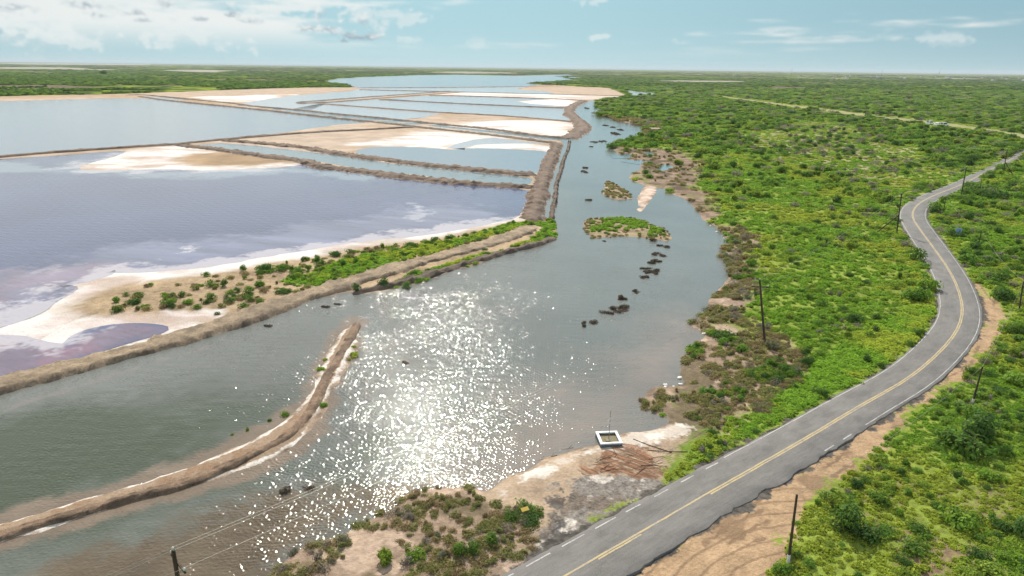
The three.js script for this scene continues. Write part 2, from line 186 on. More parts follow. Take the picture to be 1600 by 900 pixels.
  silt_front: [[-38.69,-39.17],[-33.21,-41.99],[-29.74,-44.41],[-24.62,-47.67],[-20.88,-50.64],[-18.02,-52.3],[-13.55,-52.69],[-8.89,-52.2],[-5.01,-52.87],[-10.1,-49.68],[-12.96,-46.42],[-17.25,-41.45],[-17.33,-37.73],[-33.18,-35.28]],
  silt_spit: [[-44.04,-40.66],[-39.24,-43.72],[-35.15,-46.57],[-32.0,-48.81],[-29.04,-50.29],[-26.07,-52.04],[-23.08,-54.5],[-20.31,-58.07],[-19.5,-62.0],[-19.4,-67.2],[-20.0,-75.3],[-20.7,-87.6],[-21.2,-94.3],[-23.3,-97.3],[-25.1,-95.0],[-25.1,-84.1],[-23.8,-73.5],[-24.4,-68.3],[-26.0,-63.7],[-28.0,-60.3],[-30.67,-57.6],[-34.76,-53.94],[-38.94,-51.2],[-42.73,-48.59],[-47.28,-44.47]],
  silt_east: [[-3.16,-51.65],[2.1,-59.76],[5.8,-67.9],[10.1,-74.4],[16.8,-82.2],[22.1,-91.4],[27.0,-98.2],[28.6,-91.6],[22.6,-85.6],[20.5,-74.7],[14.9,-69.6],[17.1,-64.7],[8.7,-60.3],[4.44,-58.28],[0.45,-54.39]],
  current: [[-55.4,-66.3],[-53.5,-69.7],[-49.6,-74.1],[-45.0,-80.3],[-40.3,-84.7],[-39.5,-83.8],[-44.4,-79.1],[-49.0,-73.1],[-52.7,-68.5],[-54.6,-65.2]],
  deep: [[-67.61,-51.75],[-63.2,-59.45],[-55.4,-66.3],[-45.2,-70.4],[-35.4,-73.1],[-27.3,-71.7],[-23.0,-67.1],[-22.3,-60.4],[-17.57,-54.83],[-21.1,-51.29],[-24.97,-48.51],[-30.14,-45.16],[-33.65,-42.68],[-39.17,-39.78],[-49.65,-35.03]],
  mauve: [[-107.2,-97.7],[-87.9,-111.5],[-83.0,-117.5],[-75.4,-120.3],[-71.3,-115.3],[-78.0,-106.6],[-73.9,-108.5],[-72.9,-98.9],[-72.6,-90.2],[-81.8,-71.9]],
  pale_shallow: [[-110.0,-100.6],[-90.5,-115.2],[-87.4,-128.3],[-79.2,-136.2],[-63.5,-139.7],[-48.9,-159.0],[-33.3,-173.5],[-14.5,-186.9],[2.9,-188.1],[2.2,-170.9],[-14.9,-154.2],[-35.5,-141.1],[-46.2,-131.7],[-55.8,-123.3],[-67.5,-118.6],[-77.2,-112.0],[-80.8,-101.7]],
  pale_north: [[-210.4,-202.5],[-176.0,-234.4],[-141.3,-231.3],[-106.3,-225.7],[-88.2,-234.2],[-67.1,-237.4],[-51.6,-227.3],[-43.4,-229.3],[-77.9,-259.3],[-111.3,-236.8],[-148.9,-236.7],[-196.6,-263.1],[-240.9,-233.5]],
  streak_0: [[-28.5,-186.0],[-27.2,-187.1],[-25.5,-179.9],[-26.4,-177.3]],
  streak_1: [[-26.1,-179.0],[-23.6,-180.9],[-21.5,-169.5],[-24.5,-164.0],[-25.8,-167.7]],
  streak_2: [[-44.8,-157.9],[-42.6,-159.4],[-40.9,-154.1],[-43.4,-152.6]],
  streak_3: [[-66.4,-134.7],[-64.8,-136.4],[-63.6,-134.9],[-65.0,-133.3]],
  streak_4: [[-67.2,-128.3],[-59.9,-131.0],[-47.1,-138.8],[-46.1,-137.8],[-59.1,-129.1]],
  streak_5: [[-84.1,-117.5],[-81.7,-123.1],[-80.1,-122.3],[-82.2,-116.4]],
  streak_6: [[-79.7,-100.2],[-75.8,-102.5],[-75.6,-100.6],[-76.7,-95.9]],
  streak_7: [[-79.3,-104.3],[-77.2,-105.3],[-76.8,-104.0],[-78.1,-103.0]],
  line_main: [[-70.77,-58.79],[-65.0,-65.3],[-59.4,-71.8],[-56.0,-75.2],[-52.5,-79.1],[-48.2,-83.4],[-44.5,-88.2],[-39.8,-94.8],[-35.6,-102.4],[-30.3,-109.9],[-26.1,-115.6],[-19.4,-124.1],[-12.9,-131.7],[-5.6,-140.9],[1.3,-150.6],[4.4,-157.9]],
  line_bank_low: [[-26.3,-107.3],[-21.8,-110.6],[-18.0,-114.4],[-12.0,-122.2],[-2.7,-133.2],[6.8,-143.7],[9.5,-148.0]],
  line_bluesouth: [[-240.2,-212.5],[-228.6,-244.1],[-201.8,-270.4],[-194.1,-281.6],[-183.3,-293.9],[-171.4,-307.4],[-157.9,-320.8],[-147.9,-339.3],[-126.9,-369.9],[-108.8,-391.2],[-84.1,-411.1],[-60.6,-432.6]],
  line_canal_b_low: [[-155.6,-319.6],[-137.8,-308.5],[-122.2,-298.0],[-106.8,-286.0],[-93.2,-276.9],[-79.9,-266.4],[-71.8,-254.6],[-53.4,-243.2],[-36.2,-231.2],[-20.9,-222.9],[-6.5,-217.7],[6.0,-213.7]],
  line_canal_b_high: [[-144.1,-341.3],[-123.3,-331.8],[-108.0,-322.3],[-93.5,-313.3],[-85.2,-304.2],[-62.1,-284.0],[-41.7,-268.1],[-24.0,-257.1],[-7.4,-247.0],[8.0,-239.1]],
  line_east_low: [[5.7,-162.1],[5.0,-169.5],[5.9,-181.9],[7.8,-206.9],[10.7,-239.3],[14.9,-279.1],[19.6,-325.5],[21.4,-345.5]],
  line_canal_a_low: [[-420,-792],[-353,-717],[-288,-656],[-216.3,-589.7],[-155.7,-528.3],[-142.0,-513.3],[-84.9,-459.3],[-59.9,-432.7],[-38.1,-411.1],[-11.6,-384.8],[11.3,-358.2],[22.1,-345.5]],
  line_canal_a_high: [[-450,-820],[-442,-832],[-395,-796],[-323,-725],[-273,-678],[-235,-635],[-169.8,-577.0],[-154.4,-559.2],[-92.6,-502.0],[-74.3,-483.5],[-41.6,-450.2],[-12.7,-421.1],[12.1,-387.8],[29.1,-372.0]],
  line_east_high: [[29.1,-372.0],[37.3,-406.7],[44.2,-448.0],[45.8,-503.2],[45.6,-565.3],[52,-656],[65,-740],[80,-815]],
  line_low_dike: [[-189,-688],[-138,-643],[-92,-603],[-52.6,-570.7],[-16.7,-550.1],[16.0,-520.6],[44.0,-488.0]],
  line_high_dike: [[-151,-786],[-96,-751],[-44,-714],[0,-688],[52,-659]],
  line_band_dike: [[-112,-922],[-56,-912],[0,-885],[52,-858],[81,-827]],
  line_far_dike: [[-242,-1108],[-131,-1077],[-84,-1063],[0,-1028],[61,-1011],[165,-979]],
  line_lagoon_dike: [[-267,-1192],[-118,-1287],[26,-1423],[82,-1510]],
  line_diagonal_a: [[-218,-708],[-206,-748],[-164,-889],[-100,-1094]],
  line_diagonal_b: [[-212,-689],[-194,-706],[-153,-830],[-82,-1036]],
  line_spit: [[-45.2,-42.09],[-40.41,-45.41],[-36.85,-47.92],[-32.91,-50.57],[-28.55,-53.47],[-25.02,-57.41],[-22.6,-61.3],[-21.8,-66.8],[-22.1,-73.1],[-22.2,-79.5],[-22.3,-87.1],[-22.5,-93.0]],
  line_stakes: [[28.6,-355.5],[24.6,-315.7],[20.1,-279.6],[17.3,-250.7],[13.8,-219.2],[12.3,-196.5],[10.4,-177.9],[9.7,-166.7]],
  poles: {"a":[21.13,-42.82,6.05,-0.14,-0.07],"b":[52.03,-69.41,4.67,0.07,0.06],"c":[79.59,-101.14,4.87,-0.3,-0.24],"d":[99.1,-141.53,3.92,0.06,0.04],"e":[114.51,-179.44,4.27,-0.15,-0.09],"f":[142.84,-208.16,4.26,-0.39,-0.26],"bend":[89.18,-155.21,9.22,-0.41,-0.23],"g":[133.9,-203.25,8.93,-0.15,-0.1],"h":[180.52,-253.18,9.28,-0.35,-0.25],"shore":[34.75,-86.9,8.88,-1.58,-0.62],"t1":[280.61,-562.97,9.88,-0.94,-0.47],"t2":[272.95,-634.71,8.89,-0.64,-0.27],"t3":[292.23,-771.53,10.06,-1.17,-0.44],"right_low":[189.48,-255.5,8.36,-1.02,-0.75]},
  spots: {"front":[-19.53,-33.06],"basin":[9.96,-60.99],"sign":[101.76,-152.7],"car1":[297.24,-501.41],"car2":[298.3,-493.12],"car3":[299.15,-487.77],"tree1":[185.54,-285.48],"tree2":[189.26,-283.85],"tree3":[237.73,-336.82],"plank":[1.29,-48.12],"tower1":[15327.06,-38193.04],"tower2":[49390.57,-94520.28],"tower3":[35422.03,-59908.43],"hut":[83.36,-411.43],"bird":[-13.32,-79.67]},
  bank_green: [[-39.8,-112.5],[-36.8,-117.3],[-32.4,-127.8],[-23.6,-135.1],[-13.9,-143.2],[-1.7,-160.3],[4.8,-164.3],[5.5,-156.6],[-0.2,-153.7],[-13.3,-136.7],[-23.9,-122.4],[-31.1,-112.9],[-35.3,-108.4]],
  low_green: [[-23.1,-108.9],[-18.5,-118.1],[-12.3,-125.6],[-2.7,-135.6],[5.6,-148.9],[5.7,-163.6],[10.1,-163.9],[10.2,-150.4],[6.9,-145.4],[-2.7,-133.6],[-12.1,-123.4],[-18.1,-114.9]],
  weeds: [[29.9,-134.7,1.3,1.5],[27.8,-128.9,1.5,1.9],[25.6,-122.6,1.3,2.6],[24.3,-118.5,0.9,1.6],[21.0,-111.2,0.7,1.8],[18.3,-106.0,0.8,1.7],[16.4,-101.6,1.6,1.5],[15.1,-99.8,1.0,0.9],[11.6,-94.4,1.1,1.1],[-13.3,-79.7,0.3,0.4],[-19.6,-52.0,0.3,0.3],[-17.6,-52.2,0.6,0.3],[47.9,-516.2,1.4,6.6],[69.0,-670.1,1.9,11.1],[60.8,-465.7,1.7,5.4],[63.9,-450.9,1.7,5.1],[59.2,-405.6,2.3,8.4],[66.1,-432.2,1.6,4.7],[41.8,-357.0,1.7,3.2],[46.2,-360.8,1.7,3.3],[37.3,-335.7,0.9,2.9],[27.5,-261.6,0.7,3.6],[26.0,-251.4,0.7,3.3],[21.6,-195.1,0.6,1.5],[31.4,-142.2,0.8,0.6],[33.0,-141.1,0.7,0.8],[31.7,-146.1,0.6,0.6],[20.2,-145.6,0.6,0.6],[-35.3,-92.3,0.5,0.3],[-29.0,-100.5,0.5,0.3],[-27.4,-102.1,0.5,0.3]],
  shrubs: [["dark_shrub",51.0,-95.2,3.1,1],["leafy_shrub",71.8,-112.4,3.8,1],["dark_shrub",68.6,-107.4,2.6,1],["leafy_shrub",65.8,-106.0,4.3,1],["dark_shrub",80.6,-131.7,3.7,0.9],["dark_shrub",45.7,-80.9,1.7,1],["dark_shrub",35.7,-71.8,1.4,1.1],["dark_shrub",34.3,-80.8,1.5,0.9],["dry_shrub",35.3,-84.4,2.2,0.9],["dark_shrub",34.8,-77.0,2.1,0.7],["dark_shrub",44.8,-59.1,4.0,0.9],["dark_shrub",47.3,-61.1,4.0,1],["leafy_shrub",44.7,-61.3,2.2,1],["dark_shrub",27.4,-46.9,3.1,1],["dark_shrub",28.5,-46.0,2.4,1],["leafy_shrub",27.9,-49.4,2.7,1],["dark_shrub",111.5,-206.3,4.4,0.9],["dark_shrub",67.4,-154.3,3.3,0.8],["dark_shrub",87.4,-117.4,3.6,0.9],["dark_shrub",80.6,-106.6,3.7,1],["leafy_shrub",60.7,-75.0,2.7,1],["dark_shrub",139.8,-208.2,5.7,0.9],["dark_shrub",141.6,-205.1,6.1,0.9],["dark_shrub",142.7,-201.0,5.2,0.9],["dark_shrub",149.8,-214.6,7.6,1],["dark_shrub",148.8,-219.3,6.5,1.1],["leafy_shrub",-9.3,-42.5,1.6,1.2],["dry_shrub",-7.8,-42.2,1.1,1],["dark_shrub",0.2,-47.9,1.4,1.2],["dark_shrub",1.8,-47.6,1.5,1.2],["dark_shrub",2.3,-48.8,1.3,1.2],["dark_shrub",-2.7,-43.7,1.5,1.2],["dark_shrub",-1.3,-44.8,1.4,1.2],["dark_shrub",-3.8,-43.4,1.5,1.1],["leafy_shrub",-7.1,-43.1,1.4,1],["dark_shrub",1.3,-49.4,1.3,1],["saltbush",-1.0,-50.0,1.4,0.9],["leafy_shrub",45.7,-126.0,2.5,1.2],["dark_shrub",29.8,-89.4,2.5,0.9],["leafy_shrub",30.9,-83.8,2.1,1.3],["dark_shrub",61.4,-183.3,3.2,0.8],["dark_shrub",-20.4,-137.5,2.0,1.3],["dark_shrub",-26.0,-108.5,2.3,1],["dark_shrub",-21.9,-111.1,2.8,1.1],["dark_shrub",-17.9,-110.6,1.7,1],["dark_shrub",-43.0,-106.1,2.7,1],["dark_shrub",-45.2,-119.0,2.5,1],["dark_shrub",-42.0,-119.2,2.8,1],["dark_shrub",-47.7,-102.4,2.2,1],["dark_shrub",-53.0,-99.7,2.1,1],["saltbush",-59.5,-98.9,1.2,0.8],["saltbush",-60.9,-98.2,1.0,0.8],["dark_shrub",-44.3,-96.5,0.9,0.9]],
  stones: [[47.6,-155.8,0.33],[47.4,-149.5,0.24],[47.6,-146.0,0.33],[48.5,-144.3,0.28],[49.2,-148.4,0.27],[46.5,-143.1,0.17],[49.5,-146.6,0.33],[47.7,-152.0,0.12],[45.5,-141.4,0.18],[44.2,-136.5,0.22],[20.4,-74.5,0.29],[19.4,-73.9,0.16],[18.5,-74.3,0.31],[27.6,-91.1,0.34],[28.2,-91.6,0.16],[48.0,-162.6,0.25],[47.1,-171.5,0.12],[18.4,-73.7,0.21],[22.5,-82.1,0.13],[20.7,-76.3,0.33]],
};

// ------------------------------------------------------------------ outlines and distances
function outline(pts) {
  const n = pts.length, a = new Float64Array(n * 2);
  let x0 = 1e9, x1 = -1e9, z0 = 1e9, z1 = -1e9;
  pts.forEach(([x, z], i) => { a[2 * i] = x; a[2 * i + 1] = z; x0 = Math.min(x0, x); x1 = Math.max(x1, x); z0 = Math.min(z0, z); z1 = Math.max(z1, z); });
  return { a, n, x0, x1, z0, z1, pts };
}
// signed distance, positive inside; beyond `far` metres from the box only a rough value
function sd(P, x, z, far = 40) {
  const bx = Math.max(P.x0 - x, 0, x - P.x1), bz = Math.max(P.z0 - z, 0, z - P.z1);
  if (bx > far || bz > far) return -Math.hypot(bx, bz);
  const { a, n } = P;
  let d2 = 1e18, inside = false;
  for (let i = 0, j = n - 1; i < n; j = i++) {
    const ax = a[2 * i], az = a[2 * i + 1], ex = a[2 * j] - ax, ez = a[2 * j + 1] - az, px = x - ax, pz = z - az;
    let t = (px * ex + pz * ez) / (ex * ex + ez * ez + 1e-12); t = t < 0 ? 0 : t > 1 ? 1 : t;
    const qx = px - ex * t, qz = pz - ez * t, q = qx * qx + qz * qz;
    if (q < d2) d2 = q;
    if ((az > z) !== (a[2 * j + 1] > z) && x < (ex * (z - az)) / ez + ax) inside = !inside;
  }
  return inside ? Math.sqrt(d2) : -Math.sqrt(d2);
}
function lineDistance(pts, x, z) {
  let best = 1e18, side = 1;
  for (let i = 1; i < pts.length; i++) {
    const [ax, az] = pts[i - 1], ex = pts[i][0] - ax, ez = pts[i][1] - az, px = x - ax, pz = z - az;
    const t = clamp((px * ex + pz * ez) / (ex * ex + ez * ez), 0, 1), qx = px - ex * t, qz = pz - ez * t, q = qx * qx + qz * qz;
    if (q < best) { best = q; side = ex * pz - ez * px > 0 ? 1 : -1; }
  }
  return Math.sqrt(best) * side;
}
// corners of the traced shores and crusts are rounded off
const rounded = (pts) => pts.flatMap((p, i) => { const q = pts[(i + 1) % pts.length]; return [[p[0] * 0.75 + q[0] * 0.25, p[1] * 0.75 + q[1] * 0.25], [p[0] * 0.25 + q[0] * 0.75, p[1] * 0.25 + q[1] * 0.75]]; });
for (const k of Object.keys(MAP)) if (/^(salt_|violet|pool|spit|isle_|sand_|bank_sand|channel|silt_|mauve|pale_|midpond|bluepond|beach|marsh_)/.test(k)) MAP[k] = /^(channel|marsh_|bluepond|beach)/.test(k) ? rounded(MAP[k]) : rounded(rounded(MAP[k]));
const O = {};
for (const [k, v] of Object.entries(MAP)) if (Array.isArray(v) && !k.startsWith('line_')) O[k] = outline(v);
const WATERS = ['channel', 'violet', 'pool', 'bluepond', 'canal_a', 'canal_b', 'midpond', 'midsliver', 'pond_left', 'pond_three', 'pond_low', 'pond_high', 'pond_far', 'lagoon', 'inlet', 'puddle', 'puddle_b', 'puddle_c', 'puddle_d'];
const ISLES = ['spit', 'isle_big', 'isle_small', 'isle_sand'];
const roadArea = outline([...MAP.road_left, ...[...MAP.road_right].reverse()]);
const MARSHES = ['marsh_east', 'marsh_north', 'marsh_point', 'marsh_front'];

// distance from the nearest water's edge, positive on land
function shoreAt(x, z) {
  let w = -1e9;
  for (const k of WATERS) { const d = sd(O[k], x, z); if (d > w) w = d; }
  if (w > 0) for (const k of ISLES) { const d = sd(O[k], x, z); if (d > -w) w = Math.min(w, -d); }
  const s = 1 + Math.min(4, -z / 500), flat = w > -25 && w < 25 ? 1 + 0.35 * smooth(2, 7, sd(O.saltworks, x, z, 10)) : 1;   // the waterline wanders more on the nearly level salt flats
  return -w + s * flat * (0.45 * nz(x, z, 11 * s, 1) + 0.22 * nz(x, z, 2.5 * s, 2));
}
function heightAt(x, z) {
  const d = shoreAt(x, z);
  if (d <= 0) return Math.max(-0.9, d * 0.16);
  const flats = smooth(-1, 4, sd(O.saltworks, x, z)), bank = smooth(0, 5, sd(O.bank_sand, x, z));
  const top = mix(0.5, mix(0.13, 0.34, bank), flats);
  let h = top * (1 - Math.exp(-d / mix(2.4, 3.5, flats)));
  h += Math.min(1, d / 5) * (1 - 0.85 * flats) * (0.07 * nz(x, z, 14, 5) + 0.035 * nz(x, z, 2.2, 6));
  const r = sd(roadArea, x, z, 12);
  if (r > -9) h = Math.min(h, mix(0.5, 0.8, smooth(-1.5, -9, r)));
  return h;
}

// ------------------------------------------------------------------ bookkeeping for named things
const taken = new Map();
function numbered(name) { const n = taken.get(name) ?? 0; taken.set(name, n + 1); return n ? name + '_' + String(n).padStart(3, '0') : name; }
function mark(o) { o.traverse((c) => { if (c.isMesh) { c.castShadow = true; c.receiveShadow = true; } }); return o; }
function put(o, name, data) { o.name = numbered(name); Object.assign(o.userData, data); mark(o); scene.add(o); return o; }
function structure(geometry, material, name, label) { return put(new THREE.Mesh(geometry, material), name, { kind: 'structure', ...(label ? { label } : {}) }); }
function thing(name, label, category, [x, y, z] = [0, 0, 0], turn = 0, group) {
  const o = new THREE.Group(); o.position.set(x, y, z); o.rotation.y = turn;
  o.name = numbered(name); o.userData = { label, category }; if (group) o.userData.group = group;
  scene.add(o); return o;
}
function part(parent, name, geometry, material, label) { const m = new THREE.Mesh(geometry, material); m.name = name; if (label) m.userData.label = label; m.castShadow = m.receiveShadow = true; parent.add(m); return m; }
const lin = (r, g, b) => new THREE.Color().setRGB(r, g, b);

// ------------------------------------------------------------------ painting sheets of ground: what the surface is made of
const toByte = (v) => { v = v <= 0.0031308 ? v * 12.92 : 1.055 * Math.pow(Math.min(1, v), 1 / 2.4) - 0.055; return v < 0 ? 0 : v * 255; };
const BYTE = new Uint8Array(4097); for (let i = 0; i <= 4096; i++) BYTE[i] = Math.round(toByte(i / 4096));
class Sheet {
  constructor(x0, x1, z0, z1, W, Hh) { Object.assign(this, { x0, x1, z0, z1, W, Hh }); this.c = new Float32Array(W * Hh * 3); this.dx = (x1 - x0) / W; this.dz = (z1 - z0) / Hh; }
  fill(f) { const { c, W, Hh } = this, o = [0, 0, 0]; for (let j = 0, i = 0; j < Hh; j++) { const z = this.z0 + (j + 0.5) * this.dz; for (let k = 0; k < W; k++, i += 3) { f(this.x0 + (k + 0.5) * this.dx, z, o); c[i] = o[0]; c[i + 1] = o[1]; c[i + 2] = o[2]; } } return this; }
  // lay a material over an outline: edge softness and raggedness in metres; tone(x, z, out) may vary the colour
  lay(P, col, { soft = 0.5, rag = 0.6, size = 4, amount = 1, tone, grow = 0, dist } = {}) {
    const { c, W, Hh, dx, dz } = this, m = soft + rag * 1.6 + Math.abs(grow), step = 6;
    soft = Math.max(soft, dx * 0.6, dz * 0.3);
    const k0 = Math.max(0, Math.floor((P.x0 - m - this.x0) / dx)), k1 = Math.min(W - 1, Math.ceil((P.x1 + m - this.x0) / dx));
    const j0 = Math.max(0, Math.floor((P.z0 - m - this.z0) / dz)), j1 = Math.min(Hh - 1, Math.ceil((P.z1 + m - this.z0) / dz));
    if (k1 < k0 || j1 < j0) return this;
    const gw = Math.ceil((k1 - k0) / step) + 2, gh = Math.ceil((j1 - j0) / step) + 2, g = new Float32Array(gw * gh), o = [0, 0, 0];
    for (let j = 0; j < gh; j++) for (let k = 0; k < gw; k++) { const x = this.x0 + (k0 + k * step + 0.5) * dx, z = this.z0 + (j0 + j * step + 0.5) * dz; g[j * gw + k] = dist ? dist(x, z) : sd(P, x, z, 60); }
    for (let j = j0; j <= j1; j++) {
      const fj = (j - j0) / step, gj = fj | 0, tj = fj - gj, z = this.z0 + (j + 0.5) * dz;
      for (let k = k0; k <= k1; k++) {
        const fk = (k - k0) / step, gk = fk | 0, tk = fk - gk, a = gj * gw + gk;
        const d0 = (g[a] + (g[a + 1] - g[a]) * tk) * (1 - tj) + (g[a + gw] + (g[a + gw + 1] - g[a + gw]) * tk) * tj + grow;
        if (d0 < -m) continue;
        const x = this.x0 + (k + 0.5) * dx;
        let w = d0 > m ? 1 : smooth(-soft, soft, d0 + rag * (nz(x, z, size, 9) + 0.35 * grain(x, z, size / 9, 2)));
        if (w <= 0) continue;
        o[0] = col[0]; o[1] = col[1]; o[2] = col[2]; o[3] = 1;
        if (tone) tone(x, z, o, d0);
        w *= amount * o[3];
        const i = (j * W + k) * 3;
        c[i] += (o[0] - c[i]) * w; c[i + 1] += (o[1] - c[i + 1]) * w; c[i + 2] += (o[2] - c[i + 2]) * w;
      }
    }
    return this;
  }
  texture() {
    const { c, W, Hh } = this, d = new Uint8Array(W * Hh * 4);
    for (let i = 0, j = 0; i < W * Hh; i++, j += 3) { d[4 * i] = BYTE[clamp((c[j] * 4096) | 0, 0, 4096)]; d[4 * i + 1] = BYTE[clamp((c[j + 1] * 4096) | 0, 0, 4096)]; d[4 * i + 2] = BYTE[clamp((c[j + 2] * 4096) | 0, 0, 4096)]; d[4 * i + 3] = 255; }
    const t = new THREE.DataTexture(d, W, Hh); t.colorSpace = THREE.SRGBColorSpace; t.magFilter = THREE.LinearFilter; t.minFilter = THREE.LinearMipmapLinearFilter; t.generateMipmaps = true; t.needsUpdate = true;
    this.c = null;
    return t;
  }
}
const C = {
  soil: [0.27, 0.19, 0.12], herb: [0.200, 0.250, 0.042], sand: [0.37, 0.275, 0.20], palesand: [0.42, 0.33, 0.24], salt: [0.64, 0.60, 0.585], mud: [0.20, 0.145, 0.105], marsh: [0.27, 0.195, 0.145],
  gravel: [0.205, 0.180, 0.162], soot: [0.075, 0.07, 0.07], mulch: [0.15, 0.075, 0.045], verge: [0.37, 0.25, 0.155], scrub: [0.060, 0.085, 0.032],
};
const shade = (o, k) => { o[0] *= k; o[1] *= k; o[2] *= k; };
function paintGround(S, far) {
  const px = S.dx, big = Math.max(1, px / 0.3);
  S.fill((x, z, o) => {
    const n = nz(x, z, 9, 1), m = nz(x, z, 60, 2), q = far ? nz(x, z, 400, 3) : 0, g = grain(x, z, 0.35 * big, 1);
    let t = smooth(-2.1, -1.2, n + 0.5 * m + 0.3 * g);
    let r = mix(C.soil[0], C.herb[0], t), gr = mix(C.soil[1], C.herb[1], t), b = mix(C.soil[2], C.herb[2], t);
    if (far) {                                             // the plain beyond the single shrubs: scrub, pasture, bare brown fields, pale flats
      const s = smooth(-0.9, 0.2, nz(x, z, 22, 4) + 0.4 * m);
      r = mix(r, C.scrub[0], s); gr = mix(gr, C.scrub[1], s); b = mix(b, C.scrub[2], s);
      const f = smooth(0.45, 0.7, q + 0.2 * m);
      r = mix(r, 0.15, f); gr = mix(gr, 0.125, f); b = mix(b, 0.09, f);
      const p = far > 1 ? smooth(1.0, 1.15, nz(x, z * 2.5, 330, 8) + 0.12 * m) : 0;
      r = mix(r, 0.5, p); gr = mix(gr, 0.46, p); b = mix(b, 0.43, p);
    }
    const k = 1 + 0.16 * g + 0.12 * n; o[0] = r * k; o[1] = gr * k; o[2] = b * k;
  });
  const T = (amp, size, k) => (x, z, o) => shade(o, 1 + amp * nz(x, z, size, k) + 0.5 * amp * grain(x, z, 0.3 * big, k));
  S.lay(O.track_verge, [0.22, 0.245, 0.075], { soft: 2, rag: 2, size: 12, tone: T(0.15, 5, 3) });
  S.lay(O.dirt_track, [0.30, 0.27, 0.16], { amount: 0.8, soft: 1.2, rag: 0.6, tone: T(0.12, 5, 3) });
  S.lay(O.dry_glade, [0.26, 0.225, 0.13], { soft: 8, rag: 12, size: 30, amount: 0.85, tone: T(0.2, 7, 3) });
  S.lay(O.yellow_glade, [0.235, 0.225, 0.06], { soft: 4, rag: 5, size: 14, amount: 0.8, tone: T(0.2, 5, 3) });
  S.lay(O.saltworks, C.sand, { soft: 2, rag: 2, size: 20, tone: (x, z, o) => { const p = smooth(-0.4, 0.8, nz(x, z, 40, 2)); o[0] += 0.06 * p; o[1] += 0.06 * p; o[2] += 0.07 * p; shade(o, 1 + 0.10 * nz(x, z, 6, 3) + 0.08 * grain(x, z, 0.3 * big, 4)); } });
  for (const k of ['sand_shore', 'sand_far', 'sand_three', 'sand_mid', 'sand_low']) S.lay(O[k], [0.42, 0.325, 0.26], { soft: 4, rag: 4, size: 14, tone: T(0.10, 8, 5) });
  S.lay(O.bank_sand, [0.35, 0.255, 0.165], { soft: 1.5, rag: 1.6, size: 8, tone: (x, z, o) => shade(o, 1 + 0.16 * nz(x, z, 5, 3) + 0.10 * nz(x, z, 0.9, 6) + 0.1 * grain(x, z, 0.3, 4)) });
  S.lay(O.sand_oval, [0.33, 0.23, 0.145], { soft: 3, rag: 3, size: 14, tone: T(0.12, 8, 5) });
  const saltTone = (x, z, o) => { const p = smooth(-0.3, 0.9, nz(x, z * 1.8, 9 * big, 7)), q = smooth(0.2, 0.9, nz(x, z * 2, 17 * big, 11)); o[0] -= 0.07 * p + 0.06 * q; o[1] -= 0.115 * p + 0.07 * q; o[2] -= 0.12 * p + 0.075 * q; o[3] = 1 - 0.45 * q; shade(o, 1 + 0.05 * nz(x, z, 1.6, 3) + 0.04 * grain(x, z, 0.3 * big, 6)); };
  for (const [k, soft, rag] of [['salt_south', 2.0, 1.2], ['salt_strip', 1.5, 1.8], ['salt_wedge', 0.6, 0.8], ['salt_oval', 0.7, 0.7], ['salt_north', 5, 4], ['salt_mid', 7, 6], ['salt_tongue', 4, 4], ['salt_three', 9, 8], ['salt_high', 8, 7], ['salt_band', 4, 4], ['salt_left', 6, 8], ['salt_lagoon', 10, 10]]) S.lay(O[k], C.salt, { soft, rag, size: 6 * (soft + 0.5), tone: saltTone });
  S.lay(O.channel, C.marsh, { soft: 0.6, rag: 0.9, size: 3, grow: 2.6, tone: T(0.25, 2, 3) });
  for (const k of MARSHES) S.lay(O[k], C.marsh, { soft: 2.2, rag: 2.6, size: 7, tone: (x, z, o) => { const p = smooth(0.1, 0.8, nz(x, z, 3.2, 4)), q = smooth(0.35, 0.9, nz(x, z, 6, 8)); o[0] = mix(mix(o[0], 0.40, p), 0.15, q); o[1] = mix(mix(o[1], 0.295, p), 0.115, q); o[2] = mix(mix(o[2], 0.225, p), 0.075, q); if (k === 'marsh_north') { o[0] *= 0.7; o[1] *= 0.68; o[2] *= 0.66; } shade(o, 1 + 0.14 * grain(x, z, 0.35 * big, 3)); } });
  for (const k of ['strip_a', 'strip_b', 'strip_c', 'strip_d', 'strip_e']) S.lay(O[k], [0.40, 0.37, 0.35], { amount: 0.6, soft: 12, rag: 14, size: 60, tone: T(0.1, 30, 3) });
  if (S.z1 > -460) {
    S.lay(O.grass_verge, [0.16, 0.235, 0.035], { soft: 1.5, rag: 1.6, size: 5, tone: T(0.2, 2, 3) });
    S.lay(O.beach, C.sand, { soft: 0.7, rag: 0.9, size: 4, tone: (x, z, o) => shade(o, 1 + 0.14 * nz(x, z, 2.2, 3) + 0.10 * grain(x, z, 0.2, 4)) });
    S.lay(O.beach_salt, [0.50, 0.43, 0.375], { soft: 0.5, rag: 0.8, size: 2.5, tone: (x, z, o) => { const p = smooth(-0.1, 0.9, nz(x, z, 1.6, 4)); o[0] += 0.13 * p; o[1] += 0.14 * p; o[2] += 0.15 * p; shade(o, 1 + 0.06 * grain(x, z, 0.2, 6)); } });
    S.lay(O.mulch, C.mulch, { soft: 0.5, rag: 1.1, size: 2, amount: 0.9, tone: (x, z, o) => { const s = look(FB, (x * 0.8 + z * 0.6) / 60, (z * 0.8 - x * 0.6) / 8); shade(o, 1.1 + 0.75 * s); o[3] = smooth(-0.9, 0.1, s + 0.4); } });
